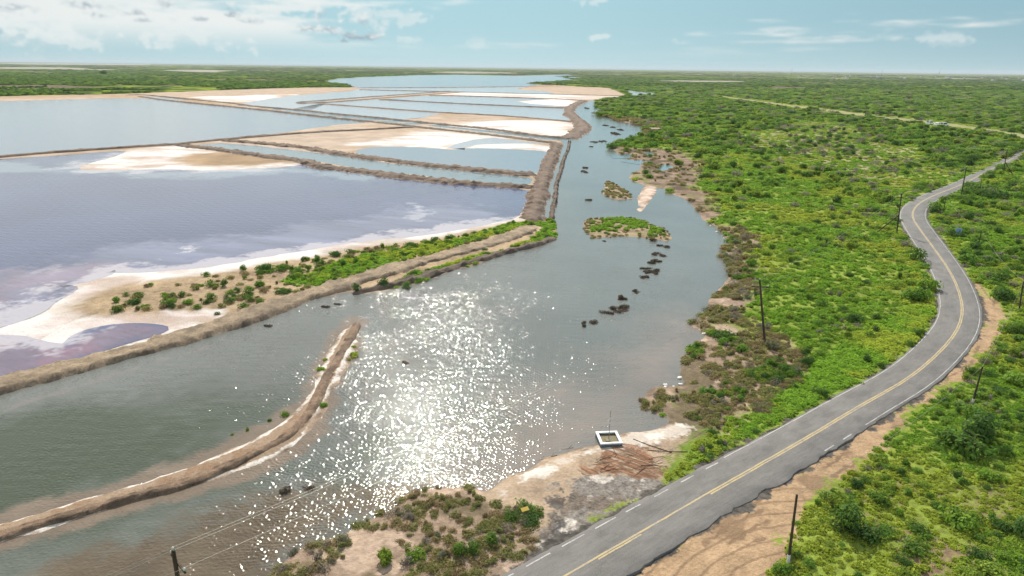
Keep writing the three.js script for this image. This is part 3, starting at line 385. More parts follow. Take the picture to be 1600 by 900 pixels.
    S.lay(O.gravel, C.gravel, { soft: 0.35, rag: 0.8, size: 2.4, tone: (x, z, o) => { const p = smooth(0.5, 0.95, nz(x, z, 1.7, 4)), q = smooth(0.3, 0.9, nz(x, z, 2.6, 9)); o[0] = mix(mix(o[0], 0.46, p), 0.15, q * 0.7); o[1] = mix(mix(o[1], 0.41, p), 0.115, q * 0.7); o[2] = mix(mix(o[2], 0.37, p), 0.09, q * 0.7); shade(o, 1 + 0.22 * grain(x, z, 0.12, 4) + 0.15 * nz(x, z, 0.5, 3)); } });
    S.lay(O.soot, C.soot, { soft: 0.25, rag: 0.7, size: 1.4, amount: 0.8, tone: T(0.4, 0.7, 3) });
    const edge = MAP.road_right;
    S.lay(O.verge_sand, C.verge, { grow: 0.5, soft: 0.5, rag: 0.9, size: 3, tone: (x, z, o) => {          // loose sand churned by wheels along the asphalt
      const d = Math.abs(lineDistance(edge, x, z)) + 0.5 * nz(x, z, 6, 3) + 0.12 * nz(x, z, 0.7, 5);
      const rut = Math.max(smooth(0.45, 0.85, Math.cos(d * 4.6 + 0.6)) * smooth(-0.25, 0.25, nz(x, z, 6, 12)), 0.8 * smooth(0.8, 0.97, Math.cos(Math.hypot(x - 26, z + 30) * 4.2 + 0.8 * nz(x, z, 4, 2))) * smooth(-58, -50, z)), wet = smooth(0.25, 0.7, nz(x, z, 4.5, 14)) * smooth(-80, -55, z);
      shade(o, 1 + 0.12 * nz(x, z, 1.1, 3) + 0.10 * grain(x, z, 0.2, 4)); o[0] = mix(o[0], 0.17, 0.75 * rut + 0.6 * wet * (1 - rut)); o[1] = mix(o[1], 0.11, 0.75 * rut + 0.6 * wet * (1 - rut)); o[2] = mix(o[2], 0.07, 0.75 * rut + 0.6 * wet * (1 - rut));
    } });
    // crumbled asphalt and dark grit in a ragged line along both edges of the road
    S.lay(roadArea, [0.09, 0.08, 0.072], { soft: 0.15, rag: 0.35, size: 1.1, grow: 0.45, tone: T(0.25, 0.5, 3) });
    S.lay(O.spit, [0.29, 0.21, 0.15], { soft: 0.3, rag: 0.3, size: 2, grow: -0.1, tone: (x, z, o, d) => { const p = smooth(0.2, 0.8, nz(x, z, 1.5, 4)); o[0] = mix(o[0], 0.25, p); o[1] = mix(o[1], 0.165, p); o[2] = mix(o[2], 0.11, p); const s = smooth(0.52, 0.36, d + 0.14 * nz(x, z, 0.8, 2)); o[0] = mix(o[0], 0.60, s); o[1] = mix(o[1], 0.55, s); o[2] = mix(o[2], 0.51, s); shade(o, 1 + 0.12 * grain(x, z, 0.15, 3)); } });
    for (const [k, col] of [['isle_big', [0.31, 0.235, 0.15]], ['isle_small', [0.34, 0.25, 0.175]], ['isle_sand', [0.56, 0.43, 0.36]]]) S.lay(O[k], col, { soft: 0.8, rag: 0.8, size: 3, tone: T(0.2, 2, 4) });
  }
  return S;
}

// ------------------------------------------------------------------ ground: nested sheets, finer where the photograph looks closer
const dirtBump = (() => {
  const n = 512, d = new Uint8Array(n * n * 4);
  for (let y = 0; y < n; y++) for (let x = 0; x < n; x++) { const v = clamp(128 + 46 * FB[(y * 2) * NS + x * 2] + 40 * FINE[(y * 2) * NS + x * 2], 0, 255); const i = (y * n + x) * 4; d[i] = d[i + 1] = d[i + 2] = v; d[i + 3] = 255; }
  const t = new THREE.DataTexture(d, n, n); t.wrapS = t.wrapT = THREE.RepeatWrapping; t.magFilter = THREE.LinearFilter; t.needsUpdate = true; return t;
})();
function groundSheet(x0, x1, z0, z1, cell, hole, outer, W, Hh, far, bumpSize) {
  // z0 < z1; hole = [x0, x1, z0, z1] left out; outer = the cell of the next sheet, whose straight edges this one follows along its border
  const nx = Math.round((x1 - x0) / cell), nz_ = Math.round((z1 - z0) / cell), pos = [], uv = [], idx = [], id = new Int32Array((nx + 1) * (nz_ + 1)).fill(-1);
  const border = (a, b, f) => { const k0 = Math.floor(a / outer + 1e-6) * outer, t = (a - k0) / outer; return t < 1e-6 ? f(k0) : mix(f(k0), f(k0 + outer), t); };
  const at = (i, j) => {
    const k = j * (nx + 1) + i;
    if (id[k] >= 0) return id[k];
    const x = x0 + i * cell, z = z0 + j * cell;
    let h;
    if (outer && (j === 0 || j === nz_)) h = border(x, z, (a) => heightAt(a, z)); else if (outer && (i === 0 || i === nx)) h = border(z, x, (a) => heightAt(x, a)); else h = heightAt(x, z);
    pos.push(x, h, z); uv.push((x - x0) / (x1 - x0), (z - z0) / (z1 - z0));
    return (id[k] = pos.length / 3 - 1);
  };
  for (let j = 0; j < nz_; j++) for (let i = 0; i < nx; i++) {
    const cx = x0 + (i + 0.5) * cell, cz = z0 + (j + 0.5) * cell;
    if (hole && cx > hole[0] && cx < hole[1] && cz > hole[2] && cz < hole[3]) continue;
    const a = at(i, j), b = at(i + 1, j), c = at(i, j + 1), d = at(i + 1, j + 1);
    idx.push(a, c, b, b, c, d);
  }
  const g = new THREE.BufferGeometry();
  g.setAttribute('position', new THREE.Float32BufferAttribute(pos, 3)); g.setAttribute('uv', new THREE.Float32BufferAttribute(uv, 2)); g.setIndex(idx); g.computeVertexNormals();
  const map = paintGround(new Sheet(x0, x1, z0, z1, W, Hh), far).texture();
  const m = new THREE.MeshPhysicalMaterial({ map, roughness: 1, specularIntensity: far ? 0 : 0.25 });
  if (bumpSize) { m.bumpMap = dirtBump.clone(); m.bumpMap.repeat.set((x1 - x0) / bumpSize, (z1 - z0) / bumpSize); m.bumpMap.needsUpdate = true; m.bumpScale = bumpSize * 0.012; }
  return structure(g, m, 'ground');
}
const T0 = [-64, 96, -132, -28], T1 = [-352, 352, -448, 32], T2 = [-1408, 1408, -4544, 384];
groundSheet(...T0, 0.5, null, 2, 2048, 1332, false, 6);
groundSheet(...T1, 2, T0, 16, 2048, 1396, false, 9);
groundSheet(...T2, 16, T1, 0, 1408, 2048, true, 0);
groundSheet(-704 * 36, 704 * 36, -4544 - 704 * 38, 384 + 704 * 2, 704, T2, 0, 2048, 1200, 2, 0);
console.log('ground');

// ------------------------------------------------------------------ water
function waveNormals(seed, tile, n, waves, slope, heading, spread) {
  // a periodic field of small wind waves: sum of plane waves whose wave numbers fit the tile
  const r = rng(seed), list = [];
  for (const [len, count, weight] of waves) for (let i = 0; i < count; i++) {
    const L = len * (0.75 + 0.5 * r()), a = heading + (r() + r() - 1) * spread, kx = Math.round(Math.cos(a) * tile / L), ky = Math.round(Math.sin(a) * tile / L);
    if (!kx && !ky) continue;
    list.push([kx, ky, r() * 2 * Math.PI, weight / Math.sqrt(count)]);
  }
  const sx = new Float32Array(n * n), sy = new Float32Array(n * n);
  for (const [kx, ky, ph, w] of list) {
    const k = Math.hypot(kx, ky), ax = (w * kx) / k, ay = (w * ky) / k, cs = new Float32Array(n), sn = new Float32Array(n), f = (2 * Math.PI) / n;
    for (let x = 0; x < n; x++) { cs[x] = Math.cos(f * kx * x + ph); sn[x] = Math.sin(f * kx * x + ph); }
    for (let y = 0; y < n; y++) { const c = Math.cos(f * ky * y), s = Math.sin(f * ky * y), o = y * n; for (let x = 0; x < n; x++) { const v = cs[x] * c - sn[x] * s; sx[o + x] += ax * v; sy[o + x] += ay * v; } }
  }
  let sq = 0; for (let i = 0; i < n * n; i++) sq += sx[i] * sx[i] + sy[i] * sy[i];
  const k = slope / Math.sqrt(sq / (n * n)), d = new Uint8Array(n * n * 4);
  for (let i = 0; i < n * n; i++) { const gust = 1 + 0.25 * look(FB, (i % n) / n * 0.25, Math.floor(i / n) / n * 0.25 ), a = -sx[i] * k * gust, b = -sy[i] * k * gust, q = 1 / Math.sqrt(1 + a * a + b * b); d[4 * i] = Math.round((a * q * 0.5 + 0.5) * 255); d[4 * i + 1] = Math.round((b * q * 0.5 + 0.5) * 255); d[4 * i + 2] = Math.round((q * 0.5 + 0.5) * 255); d[4 * i + 3] = 255; }
  const t = new THREE.DataTexture(d, n, n); t.wrapS = t.wrapT = THREE.RepeatWrapping; t.magFilter = THREE.LinearFilter; t.needsUpdate = true;
  return { t, tile };
}
const rippled = waveNormals(3, 32, 2048, [[0.17, 36, 0.5], [0.31, 36, 0.9], [0.55, 22, 0.6], [1.5, 8, 0.3]], 0.110, 1.35, 1.9);
const calm = waveNormals(8, 32, 1024, [[0.5, 20, 0.7], [1.0, 20, 0.8], [2.5, 10, 0.5]], 0.034, 0.9, 1.2);
function waterMaterial(color, waves, roughness, map) {
  const m = new THREE.MeshPhysicalMaterial({ color, roughness, ior: 1.33, normalMap: waves.t.clone() });
  m.normalMap.repeat.set(1 / waves.tile, 1 / waves.tile); m.normalMap.needsUpdate = true;
  if (map) { m.map = map; map.channel = 1; map.needsUpdate = true; }
  return m;
}
// the sheet reaches a little under the banks that hold it
function widened(pts) {
  const n = pts.length; let area = 0; for (let i = 0; i < n; i++) { const [a, b] = pts[i], [c, d] = pts[(i + 1) % n]; area += a * d - c * b; }
  const s = Math.sign(area);
  return pts.map(([x, z], i) => { const [ax, az] = pts[(i + n - 1) % n], [bx, bz] = pts[(i + 1) % n]; let ux = bx - ax, uz = bz - az; const l = Math.hypot(ux, uz) || 1, m = clamp(-z / 70, 1.2, 6); return [x + (s * uz / l) * m, z - (s * ux / l) * m]; });
}
function between(pts, z0, z1) {                            // the part of an outline with z0 <= z <= z1
  for (const [lim, s] of [[z0, 1], [z1, -1]]) {
    const out = [];
    pts.forEach((p, i) => { const q = pts[(i + 1) % pts.length], a = s * (p[1] - lim), b = s * (q[1] - lim); if (a >= 0) out.push(p); if ((a >= 0) !== (b >= 0)) { const t = a / (a - b); out.push([mix(p[0], q[0], t), lim]); } });
    pts = out;
  }
  return pts;
}
function waterSheet(key, y, material, label, S, band) {
  const pts = band ? between(widened(MAP[key]), ...band) : widened(MAP[key]);
  const g = new THREE.ShapeGeometry(new THREE.Shape(pts.map(([x, z]) => new THREE.Vector2(x, -z))));
  g.rotateX(-Math.PI / 2); g.translate(0, y, 0);
  const p = g.attributes.position, uv = [], uv1 = [];
  for (let i = 0; i < p.count; i++) { uv.push(p.getX(i), -p.getZ(i)); if (S) uv1.push((p.getX(i) - S.x0) / (S.x1 - S.x0), (p.getZ(i) - S.z0) / (S.z1 - S.z0)); }
  g.setAttribute('uv', new THREE.Float32BufferAttribute(uv, 2)); if (S) g.setAttribute('uv1', new THREE.Float32BufferAttribute(uv1, 2));
  return structure(g, material, 'water', label);
}
// turbid channel: grey-green water, brown and pinkish silt stirred up over the shallows
const chan = new Sheet(-72, 104, -240, -16, 1408, 1792).fill((x, z, o) => { const n = nz(x, z, 26, 2), k = 1 + 0.10 * n; o[0] = 0.122 * k; o[1] = 0.127 * k; o[2] = 0.120 * k; });
chan.lay(O.deep, [0.048, 0.060, 0.040], { soft: 9, rag: 4, size: 14 });
chan.lay(O.silt_east, [0.215, 0.168, 0.145], { soft: 11, rag: 2.5, size: 12, tone: (x, z, o) => shade(o, 1 + 0.10 * nz(x, z, 7, 3)) });
chan.lay(O.silt_front, [0.098, 0.074, 0.050], { soft: 2.4, rag: 1.4, size: 5, tone: (x, z, o) => shade(o, 1 + 0.12 * nz(x, z, 3, 3)) });
chan.lay(O.silt_spit, [0.155, 0.118, 0.090], { soft: 0.8, rag: 0.5, size: 3, tone: (x, z, o) => shade(o, 1 + 0.08 * nz(x, z, 3, 3)) });
chan.lay(O.current, [0.17, 0.145, 0.14], { soft: 0.2, rag: 0.4, size: 2, amount: 0.6 });
const chanMap = chan.texture();
// the breeze dies away up the channel: one sheet, in reaches of ever smaller waves
[[1000, -112, 1, 'rippled near water of the wide channel'], [-112, -126, 0.82], [-126, -142, 0.66], [-142, -165, 0.52], [-165, -200, 0.4], [-200, -260, 0.32], [-260, -2000, 0.26]].forEach(([z1, z0, k, say], i) => {
  const m = waterMaterial(0xffffff, rippled, 0.05, i ? chanMap.clone() : chanMap); m.normalScale.set(k, k);
  waterSheet('channel', 0, m, say ?? 'calmer reach of the upper channel', chan, [z0, z1]);
});
const vio = new Sheet(-272, 32, -300, -60, 1792, 1416).fill((x, z, o) => { const n = nz(x, z, 30, 2), k = 1 + 0.10 * n; o[0] = 0.066 * k; o[1] = 0.080 * k; o[2] = 0.150 * k; });
vio.lay(O.pale_shallow, [0.175, 0.185, 0.265], { soft: 7, rag: 7, size: 18, amount: 0.65, tone: (x, z, o) => { const s = look(FB, (x * 0.95 + z * 0.3) / 900, (z * 0.95 - x * 0.3) / 150); shade(o, 1 + 0.20 * s); } });
vio.lay(O.pale_north, [0.20, 0.25, 0.30], { soft: 4, rag: 4, size: 16, amount: 0.7 });
vio.lay(O.mauve, [0.200, 0.160, 0.215], { soft: 4, rag: 4, size: 14, amount: 0.85, tone: (x, z, o) => shade(o, 1 + 0.15 * nz(x, z, 7, 3)) });
vio.lay(O.pool, [0.135, 0.105, 0.15], { soft: 2, rag: 1, size: 5, tone: (x, z, o) => { const p = smooth(0, 0.8, nz(x, z, 5, 3)); o[0] += 0.035 * p; shade(o, 1 + 0.1 * nz(x, z, 3, 5)); } });
vio.lay(O.salt_south, [0.42, 0.39, 0.43], { soft: 2, rag: 2.6, size: 6, grow: 1.6, amount: 0.8 });
vio.lay(O.salt_north, [0.46, 0.43, 0.46], { soft: 4, rag: 4, size: 9, grow: 2.5, amount: 0.7 });
for (const [i, a] of [[0, 0.4], [1, 0.4], [3, 0.7], [5, 0.25], [6, 0.7]]) vio.lay(O['streak_' + i], [0.52, 0.50, 0.54], { soft: 1.6, rag: 1.8, size: 2.6, amount: a });
const vioMap = vio.texture();
waterSheet('violet', 0.04, waterMaterial(0xffffff, calm, 0.09, vioMap), 'blue-violet brine of the nearest salt pond', vio);
waterSheet('pool', 0.06, waterMaterial(0xffffff, calm, 0.09, vioMap.clone()), 'mauve brine pool beside the main dike', vio);
const brine = waterMaterial(lin(0.145, 0.18, 0.22), calm, 0.09), pale = waterMaterial(lin(0.34, 0.34, 0.37), calm, 0.10), canal = waterMaterial(lin(0.12, 0.17, 0.195), calm, 0.08);
waterSheet('bluepond', 0.05, brine, 'blue-grey water of the large salt pond at the left');
waterSheet('canal_a', 0.02, canal, 'narrow canal water between two far dikes');
waterSheet('canal_b', 0.02, canal, 'narrow canal water between the two nearer dikes');
waterSheet('midpond', 0.05, brine, 'shallow water of the middle salt pond'); waterSheet('midsliver', 0.05, pale, 'thin brine along the middle salt flat');
for (const k of ['pond_left', 'pond_three', 'pond_low', 'pond_high', 'pond_far']) waterSheet(k, 0.05, pale, 'pale brine of a far salt pond');
waterSheet('lagoon', 0.03, brine, 'wide lagoon beyond the salt ponds'); waterSheet('inlet', 0.03, pale, 'small inlet behind the far dike'); waterSheet('puddle', 0.06, canal, 'largest puddle in the brown marsh'); for (const [k, l] of [['puddle_b', 'leftmost'], ['puddle_c', 'upper'], ['puddle_d', 'lower']]) waterSheet(k, 0.06, canal, l + ' small puddle in the brown marsh');
console.log('water');
// ------------------------------------------------------------------ dikes: banks of dug earth with a trodden crown and a salt-crusted foot
const dirtGrain = (() => {
  const n = 512, d = new Uint8Array(n * n * 4);
  for (let y = 0; y < n; y++) for (let x = 0; x < n; x++) { const v = clamp(236 + 20 * FB[(y * 2) * NS + x * 2] + 20 * FINE[(y * 2) * NS + x * 2], 0, 255), i = (y * n + x) * 4; d[i] = v; d[i + 1] = v * 0.985; d[i + 2] = v * 0.97; d[i + 3] = 255; }
  const t = new THREE.DataTexture(d, n, n); t.wrapS = t.wrapT = THREE.RepeatWrapping; t.colorSpace = THREE.SRGBColorSpace; t.magFilter = THREE.LinearFilter; t.repeat.set(1 / 7, 1 / 7); t.needsUpdate = true; return t;
})();
const dikeBump = dirtBump.clone(); dikeBump.repeat.set(1 / 3.1, 1 / 3.1); dikeBump.needsUpdate = true;
const earth = new THREE.MeshStandardMaterial({ map: dirtGrain, vertexColors: true, roughness: 0.96, bumpMap: dikeBump, bumpScale: 0.05 });
const curveOf = (pts) => new THREE.CatmullRomCurve3(pts.map(([x, z]) => new THREE.Vector3(x, 0, z)), false, 'centripetal');
function dike(key, name, label, category, { width, height, top = [0.36, 0.27, 0.19], side = [0.17, 0.115, 0.085], foot = [0.62, 0.53, 0.48], crown = 0.42, lump = 0.16, lumpSize = 2.4, base = 0.0 }) {
  const curve = curveOf(MAP['line_' + key]), len = curve.getLength(), far = -MAP['line_' + key][0][1];
  const step = clamp(Math.min(...MAP['line_' + key].map((p) => Math.hypot(...p))) / 200, 0.35, 2.5), n = Math.ceil(len / step), T = [-1.12, -1, -0.9, -0.78, -0.64, -0.5, -0.36, -0.2, 0, 0.2, 0.36, 0.5, 0.64, 0.78, 0.9, 1, 1.12];
  const pos = [], col = [], uv = [], idx = [], m = T.length, P = curve.getSpacedPoints(n);
  for (let i = 0; i <= n; i++) {
    const p = P[i], q = P[Math.min(n, i + 1)], o = P[Math.max(0, i - 1)], tx = q.x - o.x, tz = q.z - o.z, l = Math.hypot(tx, tz) || 1, nx = -tz / l, nzz = tx / l;
    const end = Math.min(1, Math.min(i, n - i) * step / (width * 0.6) + 0.25), w = (width / 2) * (1 + 0.14 * nz(p.x, p.z, 9, 3) + 0.09 * nz(p.x, p.z, 2.6, 4)) * (0.5 + 0.5 * end);
    for (let j = 0; j < m; j++) {
      const t = T[j], a = Math.abs(t), x = p.x + nx * t * w, z = p.z + nzz * t * w;
      const prof = a > 1 ? -0.25 : smooth(1.04, crown, a), rough = lump * (a > crown && a < 1 ? 1 : 0.35) * height;
      const y = base + height * prof * end + (a < 1 ? rough * (nz(x, z, lumpSize, 6) + 0.6 * nz(x, z, lumpSize / 3, 7)) + 0.10 * height * nz(x, z, 13, 11) : 0) - (a >= 0.9 ? 0.06 : 0);
      pos.push(x, a > 1 ? -0.35 : y, z); uv.push(i * step, t * width / 2);
      const c = a > 0.93 ? foot : a > crown + 0.08 ? side : top, k = 1 + 0.22 * nz(x, z, 2.3, 8) + 0.15 * nz(x, z, 0.8, 9);
      const f = c === side ? smooth(0.35, 0.9, nz(x, z, 2.7, 5)) * 0.5 : 0;
      col.push(mix(c[0], top[0], f) * k, mix(c[1], top[1], f) * k, mix(c[2], top[2], f) * k);
    }
  }
  for (let i = 0; i < n; i++) for (let j = 0; j < m - 1; j++) { const a = i * m + j, b = a + m; idx.push(a, a + 1, b, b, a + 1, b + 1); }
  const g = new THREE.BufferGeometry();
  g.setAttribute('position', new THREE.Float32BufferAttribute(pos, 3)); g.setAttribute('color', new THREE.Float32BufferAttribute(col, 3)); g.setAttribute('uv', new THREE.Float32BufferAttribute(uv, 2)); g.setIndex(idx); g.computeVertexNormals();
  return put(new THREE.Mesh(g, earth), name, { label, category, group: 'earth dikes of the salt works' });
}
const straw = [0.37, 0.29, 0.20], brown = [0.160, 0.112, 0.085], dark = [0.135, 0.098, 0.076], pinkfoot = [0.56, 0.45, 0.40];
dike('main', 'earth_dike', 'long straw-topped earth dike along the near channel, slightly darker flank', 'dike', { width: 5.0, height: 0.62, top: [0.285, 0.217, 0.150], side: [0.262, 0.194, 0.136], foot: [0.25, 0.18, 0.118], crown: 0.66, lump: 0.36, lumpSize: 1.3 });  // flank colour a little darker than the crown
dike('bank_low', 'earth_bank', 'low dark mud bank at the water below the green strip of the main dike', 'dike', { width: 2.6, height: 0.6, top: dark, side: dark, foot: dark, crown: 0.3, lump: 0.35 });
dike('bluesouth', 'earth_dike', 'thin brown dike between the blue-grey pond and the violet pond', 'dike', { width: 5.2, height: 0.85, top: brown, side: brown, foot: pinkfoot });
dike('canal_b_low', 'earth_dike', 'lumpy brown dike bordering the violet pond, near side of the wider canal', 'dike', { width: 8, height: 0.8, top: brown, side: brown, foot: pinkfoot, crown: 0.25, lump: 0.42, lumpSize: 1.6 });
dike('canal_b_high', 'earth_dike', 'lumpy brown dike on the far side of the wider canal', 'dike', { width: 8, height: 0.8, top: brown, side: brown, foot: pinkfoot, crown: 0.25, lump: 0.42, lumpSize: 1.6 });
dike('east_low', 'earth_dike', 'broad brown dike running away along the channel beside the violet pond', 'dike', { width: 6.6, height: 0.85, top: brown, side: brown, foot: [0.56, 0.48, 0.44], crown: 0.25, lump: 0.42, lumpSize: 1.6 });
dike('canal_a_low', 'earth_dike', 'long dark dike on the near side of the far narrow canal', 'dike', { width: 6, height: 0.75, top: dark, side: dark, foot: brown, crown: 0.3, lump: 0.25 });
dike('canal_a_high', 'earth_dike', 'long dark dike on the far side of the far narrow canal', 'dike', { width: 6, height: 0.75, top: dark, side: dark, foot: brown, crown: 0.3, lump: 0.25 });
dike('east_high', 'earth_dike', 'crooked brown dike at the channel beyond the canal mouth', 'dike', { width: 11, height: 1.1, top: brown, side: brown, foot: pinkfoot, crown: 0.3, lump: 0.42, lumpSize: 1.6 });
dike('low_dike', 'earth_dike', 'dark dike edging the far pond with the white salt corner', 'dike', { width: 6.5, height: 0.75, top: brown, side: brown, foot: brown, crown: 0.3 });
for (const [k, l] of [['high_dike', 'fine dark dike line, second of the far ponds from the canal'], ['band_dike', 'fine dark dike line below the white salt band'], ['far_dike', 'fine dark dike line above the white salt band'], ['lagoon_dike', 'farthest dike line, at the edge of the wide lagoon'], ['diagonal_a', 'upper of two diagonal dikes meeting at the far ponds'], ['diagonal_b', 'lower of two diagonal dikes meeting at the far ponds']])
  dike(k, 'earth_dike', l, 'dike', { width: k.startsWith('diag') ? 7 : 5.5, height: 0.75, top: dark, side: dark, foot: brown, crown: 0.3 });
dike('spit', 'earth_ridge', 'brown ridge of clods along the curved spit in the channel', 'ridge', { width: 1.25, height: 0.15, top: [0.215, 0.145, 0.10], side: [0.215, 0.145, 0.10], foot: [0.27, 0.20, 0.14], crown: 0.35, lump: 0.6, lumpSize: 1.0, base: 0.24 });
dike('stakes', 'mud_levee', 'thin dark mud levee winding in the channel beside the broad dike', 'dike', { width: 1.7, height: 0.55, top: dark, side: dark, foot: dark, crown: 0.3, lump: 0.9 });
console.log('dikes');

// ------------------------------------------------------------------ road
const ROAD_Y = 0.62;
const roadLine = (() => {
  const curve = curveOf(MAP.road_mid), len = curve.getLength(), n = Math.round(len / 0.6), P = curve.getSpacedPoints(n), rows = [];
  for (let i = 0; i <= n; i++) {
    const p = P[i], a = P[Math.max(0, i - 2)], b = P[Math.min(n, i + 2)], l = Math.hypot(b.x - a.x, b.z - a.z), tx = (b.x - a.x) / l, tz = (b.z - a.z) / l;
    rows.push({ x: p.x, z: p.z, tx, tz, nx: -tz, nz: tx, s: (i / n) * len, wl: Math.abs(lineDistance(MAP.road_left, p.x, p.z)), wr: Math.abs(lineDistance(MAP.road_right, p.x, p.z)) });
  }
  for (let pass = 0; pass < 2; pass++) {                    // and iron out the small kinks of the tracing
    const xs = rows.map((r) => r.x), zs = rows.map((r) => r.z), w = 9;
    rows.forEach((r, i) => { if (i < w || i > n - w) return; let a = 0, b = 0; for (let j = -w; j <= w; j++) { a += xs[i + j]; b += zs[i + j]; } r.x = a / (2 * w + 1); r.z = b / (2 * w + 1); });
  }
  rows.forEach((r, i) => { const a = rows[Math.max(0, i - 2)], b = rows[Math.min(n, i + 2)], l = Math.hypot(b.x - a.x, b.z - a.z); r.tx = (b.x - a.x) / l; r.tz = (b.z - a.z) / l; r.nx = -r.tz; r.nz = r.tx; });
  for (const k of ['wl', 'wr']) {                           // even out the traced widths
    const v = rows.map((r) => clamp(r[k], 2.75, 3.3));
    rows.forEach((r, i) => { let s = 0, c = 0; for (let j = -40; j <= 40; j++) if (v[i + j] !== undefined) { s += v[i + j]; c++; } r[k] = s / c; });
  }
  return rows;
})();
console.log('road half widths', roadLine.filter((_, i) => i % 40 === 0).map((r) => r.wl.toFixed(1) + '/' + r.wr.toFixed(1) + '@' + r.s.toFixed(0)).join(' '));
const asphaltMap = (() => {
  const W = 2048, Hh = 256, d = new Uint8Array(W * Hh * 4);   // 80 m along, 10 m across
  const r = rng(41), cracks = [];
  for (let i = 0; i < 46; i++) { let x = r() * W, y = r() * Hh, a = r() < 0.6 ? (r() - 0.5) * 0.5 : Math.PI / 2 + (r() - 0.5) * 0.7; const pts = []; for (let k = 0, n = 30 + r() * 90; k < n; k++) { pts.push([x, y]); a += (r() - 0.5) * 0.5; x += Math.cos(a) * 1.5; y += Math.sin(a) * 1.5; } cracks.push(pts); }
  const crack = new Float32Array(W * Hh);
  for (const c of cracks) for (const [x, y] of c) if (y >= 0 && y < Hh) crack[(y | 0) * W + ((x | 0) + W) % W] = 1;
  for (let y = 0; y < Hh; y++) for (let x = 0; x < W; x++) {
    const u = x / W, v = y / Hh;
    let k = 1 + 0.09 * look(FB, u * 1, v * 0.25) + 0.06 * look(FB, u * 2, v * 2.6) + 0.10 * look(FINE, u * 8, v);
    const m = (v - 0.5) * 10;                                // metres from the middle
    const tyre = Math.exp(-(((Math.abs(m) - 1.0) / 0.35) ** 2)) + Math.exp(-(((Math.abs(m) - 2.6) / 0.35) ** 2)), oil = Math.exp(-(((Math.abs(m) - 1.8) / 0.5) ** 2));
    k *= 1 - 0.07 * tyre * (0.6 + 0.6 * look(FB, u * 2, 0.3)) - 0.08 * oil;
    k *= 1 - 0.35 * crack[y * W + x];
    const patch = smooth(0.55, 0.75, look(FB, u * 0.9 + 0.4, v * 0.22 + 0.2)); k *= 1 + 0.1 * patch; const mend = smooth(0.62, 0.66, look(FB, u * 1.3 + 0.1, v * 0.3 + 0.6)); k *= 1 - 0.1 * mend;
    const i = (y * W + x) * 4;
    d[i] = BYTE[clamp((0.132 * k * 4096) | 0, 0, 4096)]; d[i + 1] = BYTE[clamp((0.122 * k * 4096) | 0, 0, 4096)]; d[i + 2] = BYTE[clamp((0.118 * k * 4096) | 0, 0, 4096)]; d[i + 3] = 255;
  }
  const t = new THREE.DataTexture(d, W, Hh); t.colorSpace = THREE.SRGBColorSpace; t.wrapS = t.wrapT = THREE.RepeatWrapping; t.magFilter = THREE.LinearFilter; t.repeat.set(1 / 80, 1 / 10); t.offset.set(0, 0.5); t.needsUpdate = true; return t;
})();
const asphalt = new THREE.MeshStandardMaterial({ map: asphaltMap, roughness: 0.82, bumpMap: dikeBump, bumpScale: 0.012 });
// a strip that follows the road between two offsets from its middle (left negative)
function roadStrip(i0, i1, f, lift, closed) {
  const pos = [], uv = [], idx = [];
  let m = 0;
  for (let i = i0; i <= i1; i++) {
    const r = roadLine[i], offs = f(r, i); m = offs.length;
    for (const [o, drop] of offs) { pos.push(r.x + r.nx * o, ROAD_Y + lift - 0.018 * Math.abs(o) - (drop || 0), r.z + r.nz * o); uv.push(r.s, o); }
  }
  for (let i = 0; i < i1 - i0; i++) for (let j = 0; j < m - 1; j++) { const a = i * m + j, b = a + m; idx.push(a, b, a + 1, b, b + 1, a + 1); }
  const g = new THREE.BufferGeometry();
  g.setAttribute('position', new THREE.Float32BufferAttribute(pos, 3)); g.setAttribute('uv', new THREE.Float32BufferAttribute(uv, 2)); g.setIndex(idx); g.computeVertexNormals();
  return g;
}
const rowAt = (s) => clamp(Math.round((s / roadLine.at(-1).s) * (roadLine.length - 1)), 0, roadLine.length - 1);
const sAt = (x, z) => roadLine.reduce((a, r) => ((r.x - x) ** 2 + (r.z - z) ** 2 < (a.x - x) ** 2 + (a.z - z) ** 2 ? r : a)).s;
